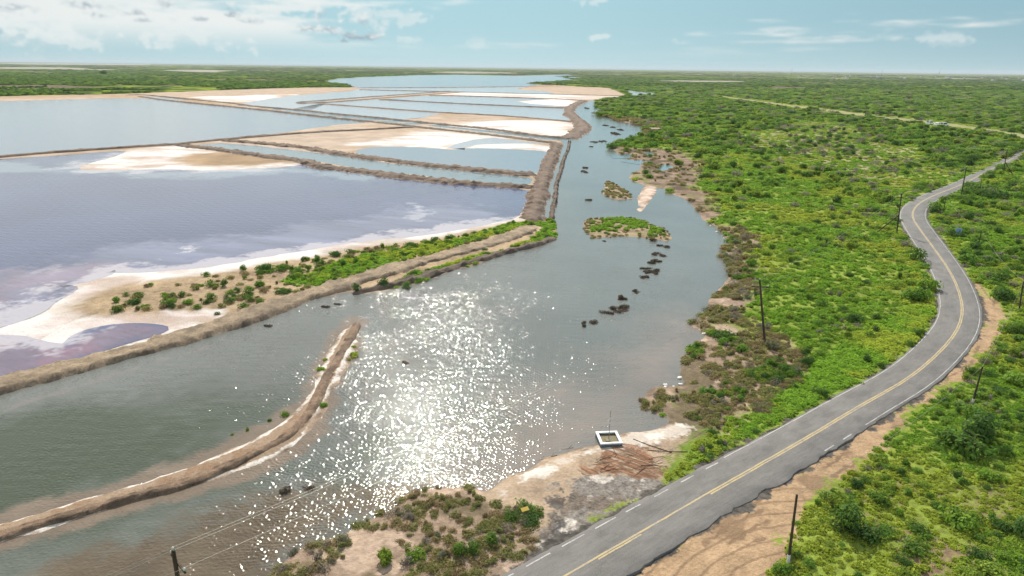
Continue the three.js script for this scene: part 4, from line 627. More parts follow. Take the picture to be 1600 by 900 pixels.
// sign of "left" for this centre line: the normal must point to the right-hand edge
const road = put(new THREE.Mesh(roadStrip(0, roadLine.length - 1, (r) => {
  const ragR = (0.17 * nz(r.x, r.z, 1.7, 3) + 0.07 * nz(r.x, r.z, 0.6, 7)) * smooth(-75, -60, r.z) + 0.05 * nz(r.x, r.z, 1.1, 4), ragL = 0.10 * nz(r.x, r.z, 1.6, 5);
  const L = -(r.wl + ragL), R = r.wr + 0.05 + ragR;
  return [[L - 0.1, 0.3], [L, 0], [L * 0.6, 0], [0, 0], [R * 0.6, 0], [R, 0], [R + 0.08, 0.3]];
}, 0)), 'road', { kind: 'structure', label: 'worn grey two-lane asphalt road curving past the water' });
road.material = asphalt;
{
  const worn = (r, g, b, seed) => {
    const W = 1024, Hh = 16, d = new Uint8Array(W * Hh * 4);
    for (let y = 0; y < Hh; y++) for (let x = 0; x < W; x++) { const t = smooth(0.0, 0.7, look(FB, x / W + seed, y / Hh * 0.06) * 0.8 + 0.5 * FINE[y * NS * 3 + x]), k = 1 + 0.06 * FINE[y * NS + x], i = (y * W + x) * 4; d[i] = BYTE[clamp((mix(r, 0.2, 0.75 * t) * k * 4096) | 0, 0, 4096)]; d[i + 1] = BYTE[clamp((mix(g, 0.185, 0.75 * t) * k * 4096) | 0, 0, 4096)]; d[i + 2] = BYTE[clamp((mix(b, 0.185, 0.75 * t) * k * 4096) | 0, 0, 4096)]; d[i + 3] = 255; }
    const t = new THREE.DataTexture(d, W, Hh); t.colorSpace = THREE.SRGBColorSpace; t.wrapS = t.wrapT = THREE.RepeatWrapping; t.magFilter = THREE.LinearFilter; t.repeat.set(1 / 30, 1); t.needsUpdate = true;
    return new THREE.MeshStandardMaterial({ map: t, roughness: 0.75 });
  };
  const yellow = worn(0.38, 0.29, 0.14, 0.1), white = worn(0.37, 0.355, 0.345, 0.6);
  const line = (s0, s1, off, w, mat, name) => part(road, name, roadStrip(rowAt(s0), Math.max(rowAt(s1), rowAt(s0) + 2), (r) => { const o = typeof off === 'function' ? off(r) : off, j = 0.012 * nz(r.x, r.z, 0.9, 6); return [[o - w / 2 + j, 0], [o + w / 2 + j, 0]]; }, 0.006), mat);
  const end = roadLine.at(-1).s, sDouble = sAt(4.5, -45.5), sFork = sAt(9, -48);
  line(0, end, 0, 0.17, yellow, 'centre_line');
  line(sDouble, sFork, 0.23, 0.15, yellow, 'centre_line');
  line(sAt(16, -54), end, 0.24, 0.16, yellow, 'centre_line');
  const leftIn = (r) => -(r.wl - 0.42), rightIn = (r) => r.wr - 0.32;
  let s = sAt(0, -40); const solidL = sAt(22, -56);
  for (let q = s - 8; q < solidL - 2; q += 3.55) line(q, q + 1.95, leftIn, 0.12, white, 'edge_dash');
  line(solidL, end, (r) => -(r.wl - 0.22), 0.10, white, 'edge_line');
  for (const [a, b] of [[sAt(30, -60), sAt(31.5, -61.2)], [sAt(33, -62.5), sAt(34, -63.6)]]) line(a, b, rightIn, 0.12, white, 'edge_dash');
  line(sAt(36, -66), end, rightIn, 0.10, white, 'edge_line');
}
console.log('road');

// ------------------------------------------------------------------ plants
const leafMaterial = (tint, transmission = 0.5) => new THREE.MeshPhysicalMaterial({ color: lin(...tint), vertexColors: true, roughness: 1, specularIntensity: 0.25, transmission, thickness: 0, side: THREE.DoubleSide });
// a crown of small leaf sprays set on the shells of several overlapping lobes; unit size: about 1 m wide at the base
function foliage(seed, { lobes, leaves, leaf, tall, spread = 0.5, flat = 0.35, vary = 0.22, hollow = 0.55, lift = 0 }) {
  const r = rng(seed), pos = [], col = [], L = [];
  for (let i = 0; i < lobes; i++) { const a = (i / lobes + 0.13 * r()) * 2 * Math.PI, q = i ? spread * (0.35 + 0.65 * r()) : 0; L.push({ x: Math.cos(a) * q * 0.72, z: Math.sin(a) * q * 0.72, y: lift + tall * (0.30 + 0.32 * r()) * (i ? 0.9 : 1.15), s: spread * (0.42 + 0.30 * r()), k: 1 + (r() - 0.5) * 0.25 }); }
  const v = new THREE.Vector3(), n = new THREE.Vector3(), t = new THREE.Vector3(), b = new THREE.Vector3();
  for (let i = 0; i < leaves; i++) {
    const o = L[(r() * lobes) | 0];
    v.set(r() * 2 - 1, r() * 2 - 1, r() * 2 - 1); if (v.lengthSq() > 1 || v.lengthSq() < 0.01) { i--; continue; }
    v.normalize(); const q = hollow + (1 - hollow) * Math.sqrt(r()), k = o.k * (1 + (r() - 0.5) * vary * 2), hue = (r() - 0.5) * 0.16;
    const x = o.x + v.x * o.s * q, y = Math.max(0.02, o.y + v.y * o.s * q * (tall / spread) * 0.62), z = o.z + v.z * o.s * q;
    n.set(v.x + (r() - 0.5) * 1.3, v.y * (1 - flat) + flat + (r() - 0.3) * 0.9, v.z + (r() - 0.5) * 1.3).normalize();
    t.set(r() - 0.5, r() - 0.5, r() - 0.5).cross(n).normalize(); b.crossVectors(n, t);
    const l = leaf * (0.65 + 0.7 * r()), w = l * (0.45 + 0.25 * r());
    const p = (a, c, h) => pos.push(x + t.x * a + b.x * c + n.x * h, Math.max(0.0, y + t.y * a + b.y * c + n.y * h), z + t.z * a + b.z * c + n.z * h);
    p(-l, 0, 0); p(0, -w, l * 0.18); p(l, 0, -l * 0.1); p(-l, 0, 0); p(l, 0, -l * 0.1); p(0, w, l * 0.18);
    for (let j = 0; j < 6; j++) col.push(k * (1 + hue), k, k * (1 - hue));
  }
  const g = new THREE.BufferGeometry();
  g.setAttribute('position', new THREE.Float32BufferAttribute(pos, 3)); g.setAttribute('color', new THREE.Float32BufferAttribute(col, 3)); g.computeVertexNormals();
  return g;
}
function stems(seed, count, tall, spread, thick = 0.011) {
  const r = rng(seed), list = [];
  for (let i = 0; i < count; i++) {
    const a = (i / count) * 2 * Math.PI + r(), q = spread * (0.35 + 0.5 * r()), h = tall * (0.4 + 0.25 * r());
    const c = new THREE.CatmullRomCurve3([new THREE.Vector3(0.03 * Math.cos(a), -0.05, 0.03 * Math.sin(a)), new THREE.Vector3(q * 0.35 * Math.cos(a), h * 0.5, q * 0.35 * Math.sin(a)), new THREE.Vector3(q * Math.cos(a + 0.3), h, q * Math.sin(a + 0.3))]);
    list.push(new THREE.TubeGeometry(c, 4, thick * (0.7 + 0.5 * r()), 4));
  }
  return mergeGeometries(list);
}
const bark = new THREE.MeshStandardMaterial({ color: lin(0.13, 0.095, 0.07), roughness: 0.95 });
const KINDS = {
  leafy_shrub: { shape: { lobes: 8, leaves: 330, leaf: 0.075, tall: 0.54, flat: 0.55 }, tints: [[0.190, 0.315, 0.038], [0.150, 0.272, 0.038], [0.240, 0.330, 0.042]], category: 'shrub', say: 'bright green leafy shrub', plural: 'leafy shrubs' },
  dark_shrub: { shape: { lobes: 9, leaves: 360, leaf: 0.062, tall: 0.62, flat: 0.5 }, tints: [[0.100, 0.190, 0.030], [0.075, 0.150, 0.032], [0.130, 0.225, 0.032]], category: 'shrub', say: 'dark green rounded shrub', plural: 'dark shrubs' },
  saltbush: { shape: { lobes: 6, leaves: 240, leaf: 0.07, tall: 0.42, flat: 0.5 }, tints: [[0.290, 0.268, 0.098], [0.305, 0.240, 0.120], [0.250, 0.258, 0.088]], category: 'saltbush', say: 'olive-brown low saltbush', plural: 'saltbushes' },
  water_weed: { shape: { lobes: 6, leaves: 220, leaf: 0.06, tall: 0.3, flat: 0.5 }, tints: [[0.105, 0.082, 0.060], [0.125, 0.092, 0.070], [0.100, 0.090, 0.058]], category: 'weed', say: 'dark brown weed clump', plural: 'weed clumps' },
  dry_shrub: { shape: { lobes: 6, leaves: 200, leaf: 0.06, tall: 0.6 }, tints: [[0.26, 0.23, 0.18], [0.23, 0.20, 0.16], [0.19, 0.19, 0.12]], category: 'shrub', say: 'greyish dry shrub', plural: 'dry shrubs' },
};
for (const [k, K] of Object.entries(KINDS)) {
  const base = k.length * 31 + (k === 'water_weed' ? 500 : 0);
  K.forms = [0, 1, 2, 3, 4].map((i) => foliage(base + i * 7, { ...K.shape, lobes: K.shape.lobes + [0, -3, 3, -4, 1][i], spread: [0.5, 0.52, 0.6, 0.42, 0.56][i], tall: K.shape.tall * [1, 0.8, 0.75, 1.3, 1.05][i], hollow: [0.55, 0.5, 0.4, 0.35, 0.6][i] })); K.stems = [0, 1, 2, 3, 4].map((i) => stems(base + i, 6, K.shape.tall, 0.5));
  K.materials = K.tints.map((t) => leafMaterial(t)); K.white = leafMaterial([1, 1, 1]); K.spots = [];
}
const herbForms = [0, 1, 2].map((i) => foliage(900 + i, { lobes: 5, leaves: 90, leaf: 0.13, tall: 0.34, flat: 0.2 }));
const herbSpots = [];
// is this place inside the picture or a little beside it?
const PC = Math.cos(17.9 * RAD), PS = Math.sin(17.9 * RAD);
function seen(x, z, extra = 0.12) { const d = -z * PC + 36 * PS; if (d < 5) return false; const v = (-z * PS - 36 * PC) / d; return Math.abs(x / d) < 0.75 + extra && v > -0.43 - extra; }
const inAny = (keys, x, z, grow = 0) => keys.some((k) => sd(O[k], x, z, 5) > -grow);
const bankGreen = O.bank_green, lowGreen = O.low_green;
const dikeLines = ['main', 'canal_b_low', 'canal_b_high', 'east_low', 'bluesouth', 'canal_a_low', 'canal_a_high', 'east_high', 'low_dike'];
const R1 = rng(2024);
function add(kind, x, z, size, zone, tone) {
  if (kind === 'herb') { herbSpots.push({ x, z, size, tone }); return; }
  KINDS[kind].spots.push({ x, z, size, zone, tone, tall: 1 * (0.8 + 0.45 * R1()), turn: R1() * 6.283, form: (R1() * 5) | 0, wide: 0.75 + 0.6 * R1(), hue: (R1() * 3) | 0 });
}
// walk a jittered grid whose spacing grows with distance
function walk(x0, x1, z0, z1, spacing, f) {
  for (let z = z1; z > z0;) {
    const s = spacing(-z);
    for (let x = x0 + R1() * s; x < x1; x += s) { const px = x + (R1() - 0.5) * s * 0.9, pz = z + (R1() - 0.5) * s * 0.9; if (seen(px, pz)) f(px, pz, s); }
    z -= s;
  }
}
const ROAD_SIDE = (x, z) => lineDistance(MAP.road_mid, x, z);     // positive on the inland (right) side
// mainland
walk(-40, 1300, -1500, -30, (D) => D < 130 ? clamp(D / 110, 0.55, 9) : clamp(1.18 + (D - 130) / 190, 1, 9), (x, z, s) => {
  const D = Math.hypot(x, z);
  if (sd(O.saltworks, x, z, 5) > 0 || (D > 200 && x < -0.25 * -z)) return;
  const shore = shoreAt(x, z); if (shore < -0.15) return;
  const rd = sd(roadArea, x, z, 12); if (rd > -0.7) return;
  if (inAny(['verge_sand', 'beach', 'gravel', 'dirt_track'], x, z, 0.5)) return;
  const cars = Math.hypot(x - 297, z + 487) < 24;
  if (ISLES.some((k) => sd(O[k], x, z, 5) > 0)) return;
  const n = nz(x, z, 9, 3), m = nz(x, z, 34, 4), r = R1(), marsh = Math.max(...MARSHES.map((k) => sd(O[k], x, z, 6)));
  const right = ROAD_SIDE(x, z) > 0 && D < 420, tone = 0.85 + 0.3 * R1();
  if (marsh > -1 + 1.2 * nz(x, z, 3, 9)) {
    const front = sd(O.marsh_front, x, z, 6) > -1.2, north = sd(O.marsh_north, x, z, 6) > -1;
    if (north && R1() < 0.5) return;
    if (nz(x, z, 4, 6) < (north ? -0.1 : front ? -0.2 : -0.35) || r > (front ? 0.6 : 0.85)) return;
    const green = front ? smooth(0.35, 0.8, nz(x, z, 6, 12) + 0.02 * (-z < 50 ? 50 + z : 0)) : smooth(0.4, 0.9, nz(x, z, 6, 12) - (north ? 0.35 : 0));
    if (!front && R1() < green * 0.85) add(R1() < 0.45 ? 'dark_shrub' : 'leafy_shrub', x, z, s * (1.2 + 0.9 * R1()), front ? 'front' : 'east', tone);
    else add(R1() < 0.08 ? 'dry_shrub' : 'saltbush', x, z, north ? s * (0.7 + 0.6 * R1()) : s * (1.05 + 1.0 * R1()), front ? 'front' : north ? 'north' : 'east', tone);
    return;
  }
  if (shore < 0.3) return;
  const verge = sd(O.grass_verge, x, z, 8) > 0.5 * n;
  if (verge) { add('herb', x, z, s * (1.1 + 0.7 * R1()), '', 1.05 + 0.25 * R1()); if (R1() < 0.02) add('dark_shrub', x, z, 0.9 + 0.8 * R1(), 'flat', tone); return; }
  const glade = Math.max(sd(O.dry_glade, x, z, 20), sd(O.yellow_glade, x, z, 20), sd(O.track_verge, x, z, 10) * 1.5);
  if (glade > 3 * n) {
    if (r < 0.5) add('herb', x, z, s * (0.8 + 0.6 * R1()), 'dry', tone);
    if (r > 0.86 && m > -0.2 && !cars) add(R1() < 0.45 ? 'dry_shrub' : 'dark_shrub', x, z, s * (1.0 + 0.7 * R1()), 'far', tone);
    return;
  }
  const zone = D > 330 ? 'far' : right ? (z > -105 ? 'lush' : 'inland') : 'flat';
  const thick = right && z > -120 ? 0.25 : D > 200 ? 0.18 : -0.25;
  const q = n + 0.45 * m + thick;
  if (q < -0.55 && R1() < 0.8) { if (r < 0.55) add('herb', x, z, s * (0.9 + 0.6 * R1()), '', tone); return; }
  if (cars || q < 0.15) { add('herb', x, z, s * (0.8 + 1.4 * R1() * R1()), '', tone); if (r < 0.12 && !cars) add(R1() < 0.3 ? 'dark_shrub' : 'leafy_shrub', x, z, s * (1.1 + 0.8 * R1()), zone, tone); return; }
  if (r < 0.06) add('dry_shrub', x, z, s * (1.2 + 0.8 * R1()), zone, tone);
  else if (r < (zone === 'far' ? 0.4 : zone === 'flat' ? 0.17 : 0.26)) add(R1() < 0.18 + 0.3 * smooth(0.1, 0.7, nz(x, z, 16, 8)) ? 'dark_shrub' : 'leafy_shrub', x, z, s * (1.3 + 1.3 * R1() * R1()) * (zone === 'lush' ? 1.1 + 0.9 * R1() * R1() : 1) * (D > 200 ? 1.25 : 1), zone, tone);
  else if (r < 0.9) add('herb', x, z, s * (0.8 + 1.5 * R1() * R1()), '', tone);
});
// the sandy bank behind the main dike, the green strips on it, the islands and the spit
walk(-75, 20, -170, -70, (D) => 0.9, (x, z) => {
  const strip = Math.max(sd(bankGreen, x, z, 6), sd(lowGreen, x, z, 6)), d = Math.abs(lineDistance(MAP.line_main, x, z)), bank = sd(O.bank_sand, x, z, 6);
  if (d < 2.6) return;
  const n = nz(x, z, 5, 3), r = R1(), tone = 0.85 + 0.3 * R1();
  if (strip > 0.6 * n) { if (r < 0.82) add('herb', x, z, 0.9 + 0.7 * R1(), '', 1 + 0.25 * R1()); else add(R1() < 0.35 ? 'dark_shrub' : 'leafy_shrub', x, z, 0.7 + 1.0 * R1(), 'bank', tone); return; }
  if (bank > 2.2 && x > -62) { const p = smooth(-64, -20, x) * 0.25 + 0.09 + 0.16 * smooth(0.1, 0.6, n); if (r < p * 0.9) add(R1() < 0.5 ? 'saltbush' : R1() < 0.6 ? 'dark_shrub' : 'leafy_shrub', x, z, 0.9 + 1.0 * R1(), 'bank', tone); }
});
walk(0, 60, -240, -130, (D) => 1.0, (x, z) => {
  const a = sd(O.isle_big, x, z, 4), b = sd(O.isle_small, x, z, 4), n = nz(x, z, 4, 3), r = R1();
  if (a > 0.2) { if (a < 1.6) { if (r < 0.7) add('saltbush', x, z, 0.7 + 0.6 * R1(), 'isle', 1); } else if (n > 0.15 && r < 0.7) add('herb', x, z, 1.2 + 0.6 * R1(), '', 1); else if (r < 0.3) add(R1() < 0.6 ? 'saltbush' : R1() < 0.5 ? 'dark_shrub' : 'leafy_shrub', x, z, 0.7 + 0.7 * R1(), 'isle', 1); }
  else if (b > 0.1 && r < 0.5) add('saltbush', x, z, 0.9 + 0.8 * R1(), 'isle', 1);
});
for (const [x, z, s] of [[-27.2, -62.6, 0.8], [-25.6, -64.6, 0.6], [-24.3, -65.8, 0.9], [-28.4, -61.6, 0.5]]) add('leafy_shrub', x, z, s, 'spit', 0.9);
// dark weed standing out of the shallow water
for (const [k, pts] of Object.entries({ weed: MAP.weeds })) for (const [x, z, rx, rz] of pts) {
  const n = Math.max(1, Math.round(rx * rz * 3.2));
  for (let i = 0; i < n; i++) { const a = R1() * 6.283, q = Math.sqrt(R1()); add('water_weed', x + Math.cos(a) * rx * q, z + Math.sin(a) * rz * q, 0.8 + 0.9 * R1(), 'water', 1); }
}
// green land beyond the ponds on the left and scrub on the far plain
walk(-2600, 900, -3300, -680, (D) => clamp(D / 170, 5, 20), (x, z, s) => {
  if (sd(O.saltworks, x, z, 30) > -4 || sd(O.lagoon, x, z, 30) > -10 || (x > -0.25 * -z && z > -1500 && x > 0)) return;
  if (inAny(['strip_a', 'strip_b', 'strip_c', 'strip_d', 'strip_e'], x, z, 12)) return;
  const n = nz(x, z, 70, 3), m = nz(x, z, 300, 4), D = -z, r = R1();
  if (n + 0.7 * m < -0.35 - 0.3 * smooth(1500, 900, D) || r > 0.85) return;
  add(r < 0.45 ? 'dark_shrub' : 'leafy_shrub', x, z, s * (0.9 + 0.7 * R1()), 'far', 0.75 + 0.35 * R1());
});
walk(200, 3000, -3400, -1500, (D) => clamp(D / 150, 8, 22), (x, z, s) => { if (inAny(['strip_e'], x, z, 12)) return; const n = nz(x, z, 90, 3), r = R1(); if (n < -0.35 || r > 0.8) return; add(r < 0.5 ? 'dark_shrub' : 'leafy_shrub', x, z, s * (0.8 + 0.6 * R1()), 'far', 0.7 + 0.4 * R1()); });
// groves on the plain towards the horizon
walk(-9000, 9000, -9500, -3300, (D) => D / 75, (x, z, s) => { if (sd(O.lagoon, x, z, 30) > -60 || inAny(['strip_a', 'strip_b', 'strip_c', 'strip_d', 'strip_e'], x, z, 40)) return; const n = nz(x, z, 420, 3), r = R1(); if (n < -0.2 || r > 0.7) return; add(r < 0.5 ? 'dark_shrub' : 'leafy_shrub', x, z, s * (0.5 + 0.6 * R1()), 'far', 0.5 + 0.3 * R1()); });
// tall lush shrubs right of the lower road
walk(15, 110, -150, -34, (D) => 2.1, (x, z) => {
  if (ROAD_SIDE(x, z) < 4.5 || inAny(['verge_sand'], x, z, 1.2)) return;
  const edge = Math.min(1, (-sd(O.verge_sand, x, z, 14)) / 12), n = nz(x, z, 10, 21), r = R1();
  if (n + 0.5 * edge < 0.15 || r > 0.5 || Math.hypot(x - 21.1, z + 42.8) < 2.6 || Math.hypot(x - 52, z + 69.4) < 2.5 || Math.hypot(x - 101.8, z + 152.7) < 9) return;
  add(R1() < 0.42 ? 'dark_shrub' : R1() < 0.06 ? 'dry_shrub' : 'leafy_shrub', x, z, 1.1 + 1.9 * R1() * R1() * (0.5 + edge), z > -105 ? 'lush' : 'inland', 0.85 + 0.3 * R1());
});
// single shrubs that stand out in the photograph
for (const [k, x, z, size, tone] of MAP.shrubs) add(k, x, z, size, x < -10 && z < -70 ? 'bank' : z > -62 && x < 8 ? 'front' : ROAD_SIDE(x, z) > 0 ? (z > -105 ? 'lush' : 'inland') : 'flat', tone);

const ZONE = {
  lush: 'in the roadside thicket', flat: 'on the green flat', inland: 'inland of the bend', front: 'on the foreground shore', east: 'in the shore marsh',
  north: 'in the upper marsh', bank: 'on the sandy bank', isle: 'on an island', spit: 'on the spit', water: 'in the shallow water', far: 'on the far plain',
};
const LANDMARKS = [
  ['the nearest pole', 21, -43], ['the second pole', 52, -69], ['the frame-edge pole', 80, -101], ['the blue sign', 102, -153], ['the braced bend pole', 89, -155], ['the shore pole', 35, -87], ['the basin', 10, -61], ['the sandy shoulder', 38, -60],
  ['the bottom right corner', 42, -45], ['the right frame edge', 66, -78], ['the bend frame edge', 95, -115], ['the bottom edge', -4, -42], ['the gravel patch', 1, -48], ['the shore waterline', -12, -48], ['the bend verge', 66, -108], ['the lower verge', 30, -66], ['the spit tip', -22, -93],
  ['the big island', 26, -150], ['the sand spit', 45, -205], ['the upper marsh', 70, -290], ['the dike end', 8, -148], ['the sand oval end', -58, -100], ['the bank middle', -35, -112], ['the far road', 134, -203], ['the tree pair', 187, -285], ['the white cars', 297, -490], ['the dirt track', 290, -640], ['the pole shelter', 83, -411], ['the channel head', 70, -700], ['the lagoon', -100, -1900], ['the left green land', -700, -1000], ['the right horizon', 1500, -2500], ['the small island', 33, -205], ['the marsh notch', 24, -92], ['the marsh point', 19, -70], ['the shore bulge', 38, -125], ['the mid flat', 52, -118], ['the upper flat', 75, -190], ['the dry glade', 140, -400],
];
let made = 0;
for (const [kind, K] of Object.entries(KINDS)) {
  const inside = (p) => (seen(p.x, p.z, -0.005) && p.z > -1200 ? 1 : 0.001);
  K.spots.sort((a, b) => (b.size / Math.hypot(b.x, b.z, 36)) * inside(b) - (a.size / Math.hypot(a.x, a.z, 36)) * inside(a));
  const singles = K.spots.slice(0, 300), rest = K.spots.slice(300);
  const protos = new Map();
  for (const p of singles) {
    const key = p.form + '/' + p.hue;
    let o;
    if (protos.has(key)) o = protos.get(key).clone();
    else { o = new THREE.Group(); part(o, 'foliage', K.forms[p.form], K.materials[p.hue]); part(o, 'stems', K.stems[p.form], bark); protos.set(key, o); }
    o.position.set(p.x, Math.max(-0.05, heightAt(p.x, p.z)) - 0.03, p.z); o.rotation.set(0, p.turn, 0); o.scale.set(p.size * p.wide, Math.min(p.size, 4.5) * p.tall, p.size);
    o.name = numbered(kind); const near = LANDMARKS.reduce((a, l) => (Math.hypot(l[1] - p.x, l[2] - p.z) < Math.hypot(a[1] - p.x, a[2] - p.z) ? l : a))[0];
    o.userData = { label: (p.size > 2.6 ? 'large ' : p.size < 1.1 ? 'small ' : '') + K.say + ' ' + ZONE[p.zone] + ', towards ' + near, category: K.category, group: K.plural + ' ' + ZONE[p.zone] + ', towards ' + near + (p.size > 2.6 ? ', large' : p.size < 1.1 ? ', small' : '') };
    scene.add(o); made++;
  }
  for (let f = 0; f < 5; f++) {
    const list = rest.filter((p) => p.form === f); if (!list.length) continue;
    const im = new THREE.InstancedMesh(K.forms[f], K.white, list.length), M = new THREE.Matrix4(), q = new THREE.Quaternion(), up = new THREE.Vector3(0, 1, 0), c = new THREE.Color();
    list.forEach((p, i) => {
      const t = K.tints[p.hue], y = Math.hypot(p.x, p.z) > 800 ? 0.4 : Math.max(-0.12, heightAt(p.x, p.z)) - 0.03;
      M.compose(new THREE.Vector3(p.x, y, p.z), q.setFromAxisAngle(up, p.turn), new THREE.Vector3(p.size * p.wide, Math.min(p.size, p.z < -1800 ? 3.4 : 4.5) * p.tall, p.size)); im.setMatrixAt(i, M);
      im.setColorAt(i, c.setRGB(t[0] * p.tone, t[1] * p.tone, t[2] * p.tone));
    });
    put(im, kind + '_scrub', { kind: 'stuff', label: 'mass of smaller and farther ' + K.plural + ' spread over the land', category: 'scrub' });
  }
}
{
  const white = leafMaterial([1, 1, 1], 0.5), M = new THREE.Matrix4(), q = new THREE.Quaternion(), up = new THREE.Vector3(0, 1, 0), c = new THREE.Color();
  for (let f = 0; f < 3; f++) {
    const list = herbSpots.filter((_, i) => i % 3 === f), im = new THREE.InstancedMesh(herbForms[f], white, list.length);
    list.forEach((p, i) => {
      M.compose(new THREE.Vector3(p.x, heightAt(p.x, p.z) - 0.02, p.z), q.setFromAxisAngle(up, R1() * 6.283), new THREE.Vector3(p.size * 1.15, Math.min(1.6, p.size) * (0.7 + 0.6 * R1()), p.size * 1.15)); im.setMatrixAt(i, M);
      const y = smooth(-0.3, 0.7, nz(p.x, p.z, 12, 14)), k = p.tone;
      im.setColorAt(i, c.setRGB(mix(0.200, 0.320, y) * k, mix(0.345, 0.385, y) * k, mix(0.032, 0.045, y) * k));
    });
    put(im, 'low_herbs', { kind: 'stuff', label: 'yellow-green low herbs and grass covering the ground', category: 'herbs' });
  }
}
console.log('plants', made, Object.entries(KINDS).map(([k, K]) => k + ' ' + K.spots.length).join(', '), 'herbs', herbSpots.length);
// ------------------------------------------------------------------ poles and wires
const wood = (() => {
  const W = 64, Hh = 512, d = new Uint8Array(W * Hh * 4);
  for (let y = 0; y < Hh; y++) for (let x = 0; x < W; x++) { const k = 1 + 0.35 * look(FB, x / W, y / Hh * 0.05) + 0.25 * look(FINE, x / W * 0.25, y / Hh * 0.1), i = (y * W + x) * 4; d[i] = 68 * k; d[i + 1] = 56 * k; d[i + 2] = 47 * k; d[i + 3] = 255; }
  const t = new THREE.DataTexture(d, W, Hh); t.colorSpace = THREE.SRGBColorSpace; t.wrapS = t.wrapT = THREE.RepeatWrapping; t.magFilter = THREE.LinearFilter; t.needsUpdate = true;
  return new THREE.MeshStandardMaterial({ map: t, roughness: 0.9 });
})();
const limewash = new THREE.MeshStandardMaterial({ color: lin(0.66, 0.67, 0.68), roughness: 0.85 }), porcelain = new THREE.MeshPhysicalMaterial({ color: lin(0.55, 0.60, 0.58), roughness: 0.25 }), steel = new THREE.MeshStandardMaterial({ color: lin(0.3, 0.3, 0.31), roughness: 0.45, metalness: 0.8 }), wireMat = new THREE.MeshStandardMaterial({ color: lin(0.33, 0.31, 0.29), roughness: 0.45, metalness: 0.7 });
const shaft = (a, b, r0, r1, seg = 10) => { const v = new THREE.Vector3().subVectors(b, a), g = new THREE.CylinderGeometry(r1, r0, v.length(), seg, 1); g.applyQuaternion(new THREE.Quaternion().setFromUnitVectors(new THREE.Vector3(0, 1, 0), v.clone().normalize())); g.translate((a.x + b.x) / 2, (a.y + b.y) / 2, (a.z + b.z) / 2); return g; };
const V = (x, y, z) => new THREE.Vector3(x, y, z);
function pole(name, label, [x, z, height, lx, lz], { thick = 0.15, arm = 0, armTurn = 0, white = 0, brace, vine, group = 'wooden utility poles', drop = 0 } = {}) {
  const y = Math.max(-0.1, heightAt(x, z)), o = thing(name, label, 'utility pole', [x, y, z], 0, group), tip = V(lx, height, lz), at = (t) => V(lx * t, height * t, lz * t);
  part(o, 'shaft', shaft(V(-lx * 0.04, -0.4, -lz * 0.04), tip, thick, thick * 0.68, 12), wood);
  const pins = [];
  if (white) part(o, 'painted_base', shaft(V(0, -0.05, 0), at(white / height), thick * 1.04, thick * 1.02, 12), limewash, 'white limewashed foot of the pole');
  if (arm) {
    const c = at(1 - 1.0 / height), u = V(Math.cos(armTurn), 0, -Math.sin(armTurn)), g = new THREE.BoxGeometry(arm, 0.13, 0.11); g.rotateY(armTurn); g.translate(c.x + u.z * 0.15, c.y, c.z - u.x * 0.15);
    part(o, 'crossarm', g, wood);
    for (const s of [-0.46, 0.0, 0.46]) {
      const q = s === 0 ? at(1) : V(c.x + u.x * arm * s + u.z * 0.15, c.y + 0.06, c.z + u.z * arm * s - u.x * 0.15);
      const ins = new THREE.LatheGeometry([[0, 0], [0.03, 0], [0.03, 0.07], [0.085, 0.09], [0.07, 0.13], [0.09, 0.15], [0.065, 0.2], [0.04, 0.24], [0, 0.25]].map(([a, b]) => new THREE.Vector2(a, b)), 10); ins.translate(q.x, q.y, q.z);
      part(o, 'insulator', ins, porcelain); pins.push(V(x + q.x, y + q.y + 0.22, z + q.z));
    }
    for (const s of [-1, 1]) part(o, 'arm_strut', shaft(V(c.x + u.x * s * arm * 0.3 + u.z * 0.15, c.y - 0.06, c.z + u.z * s * arm * 0.3 - u.x * 0.15), at(1 - 1.75 / height), 0.02, 0.02, 6), steel);
  } else pins.push(at(1).add(V(x, y, z)));
  if (brace) part(o, 'brace', shaft(V(brace[0], -0.3, brace[1]), at(brace[2]), thick * 0.85, thick * 0.7, 10), wood);
  if (vine) { const g = foliage(vine * 100 | 0, { lobes: 7, leaves: 420, leaf: 0.06, tall: 0.5 }); g.scale(vine, vine * 0.6, vine * 0.8); g.translate(lx, height - vine * 0.2, lz); part(o, 'vine', g, KINDS.dark_shrub.materials[2], 'dark green tuft of climbing leaves round the top'); }
  return pins;
}
const PL = MAP.poles, lineTurn = 45 * RAD + Math.PI / 2 - 1.56;
const front = pole('utility_pole', 'black pole top with crossarm at the bottom edge over the water', [...MAP.spots.front, 9.2, 0.05, 0.1], { arm: 2.2, armTurn: -45 * RAD, thick: 0.17 });
const shoreP = pole('utility_pole', 'tall leaning pole with pale crossarm on the flat beside the marsh', PL.shore, { arm: 2.2, armTurn: -10 * RAD, thick: 0.17 });
const bendP = pole('utility_pole', 'tall pole with slanting brace on the left of the road bend', PL.bend, { arm: 2.2, armTurn: -35 * RAD, thick: 0.17, brace: [-4.6, -0.6, 0.46] });
const pg = pole('utility_pole', 'tall bare pole on the right of the road just past the bend', PL.g, { arm: 1.6, armTurn: 48 * RAD, thick: 0.17 });
const ph = pole('utility_pole', 'braced tall pole on the right of the far road by the frame edge', PL.h, { arm: 1.6, armTurn: 48 * RAD, thick: 0.17, brace: [3.2, 1.2, 0.5] });
const pa = pole('utility_pole', 'nearest short pole with white foot beside the sandy road shoulder', PL.a, { white: 0.85, thick: 0.12 });
const pb = pole('utility_pole', 'short pole with white foot in the thicket below the bend', PL.b, { white: 0.7, thick: 0.12 });
const pc = pole('utility_pole', 'short dark pole at the right frame edge beside the bend', PL.c, { thick: 0.13 });
const pd = pole('utility_pole', 'short leaf-topped pole with white foot behind the blue sign', PL.d, { white: 0.6, thick: 0.11, vine: 3.0 });
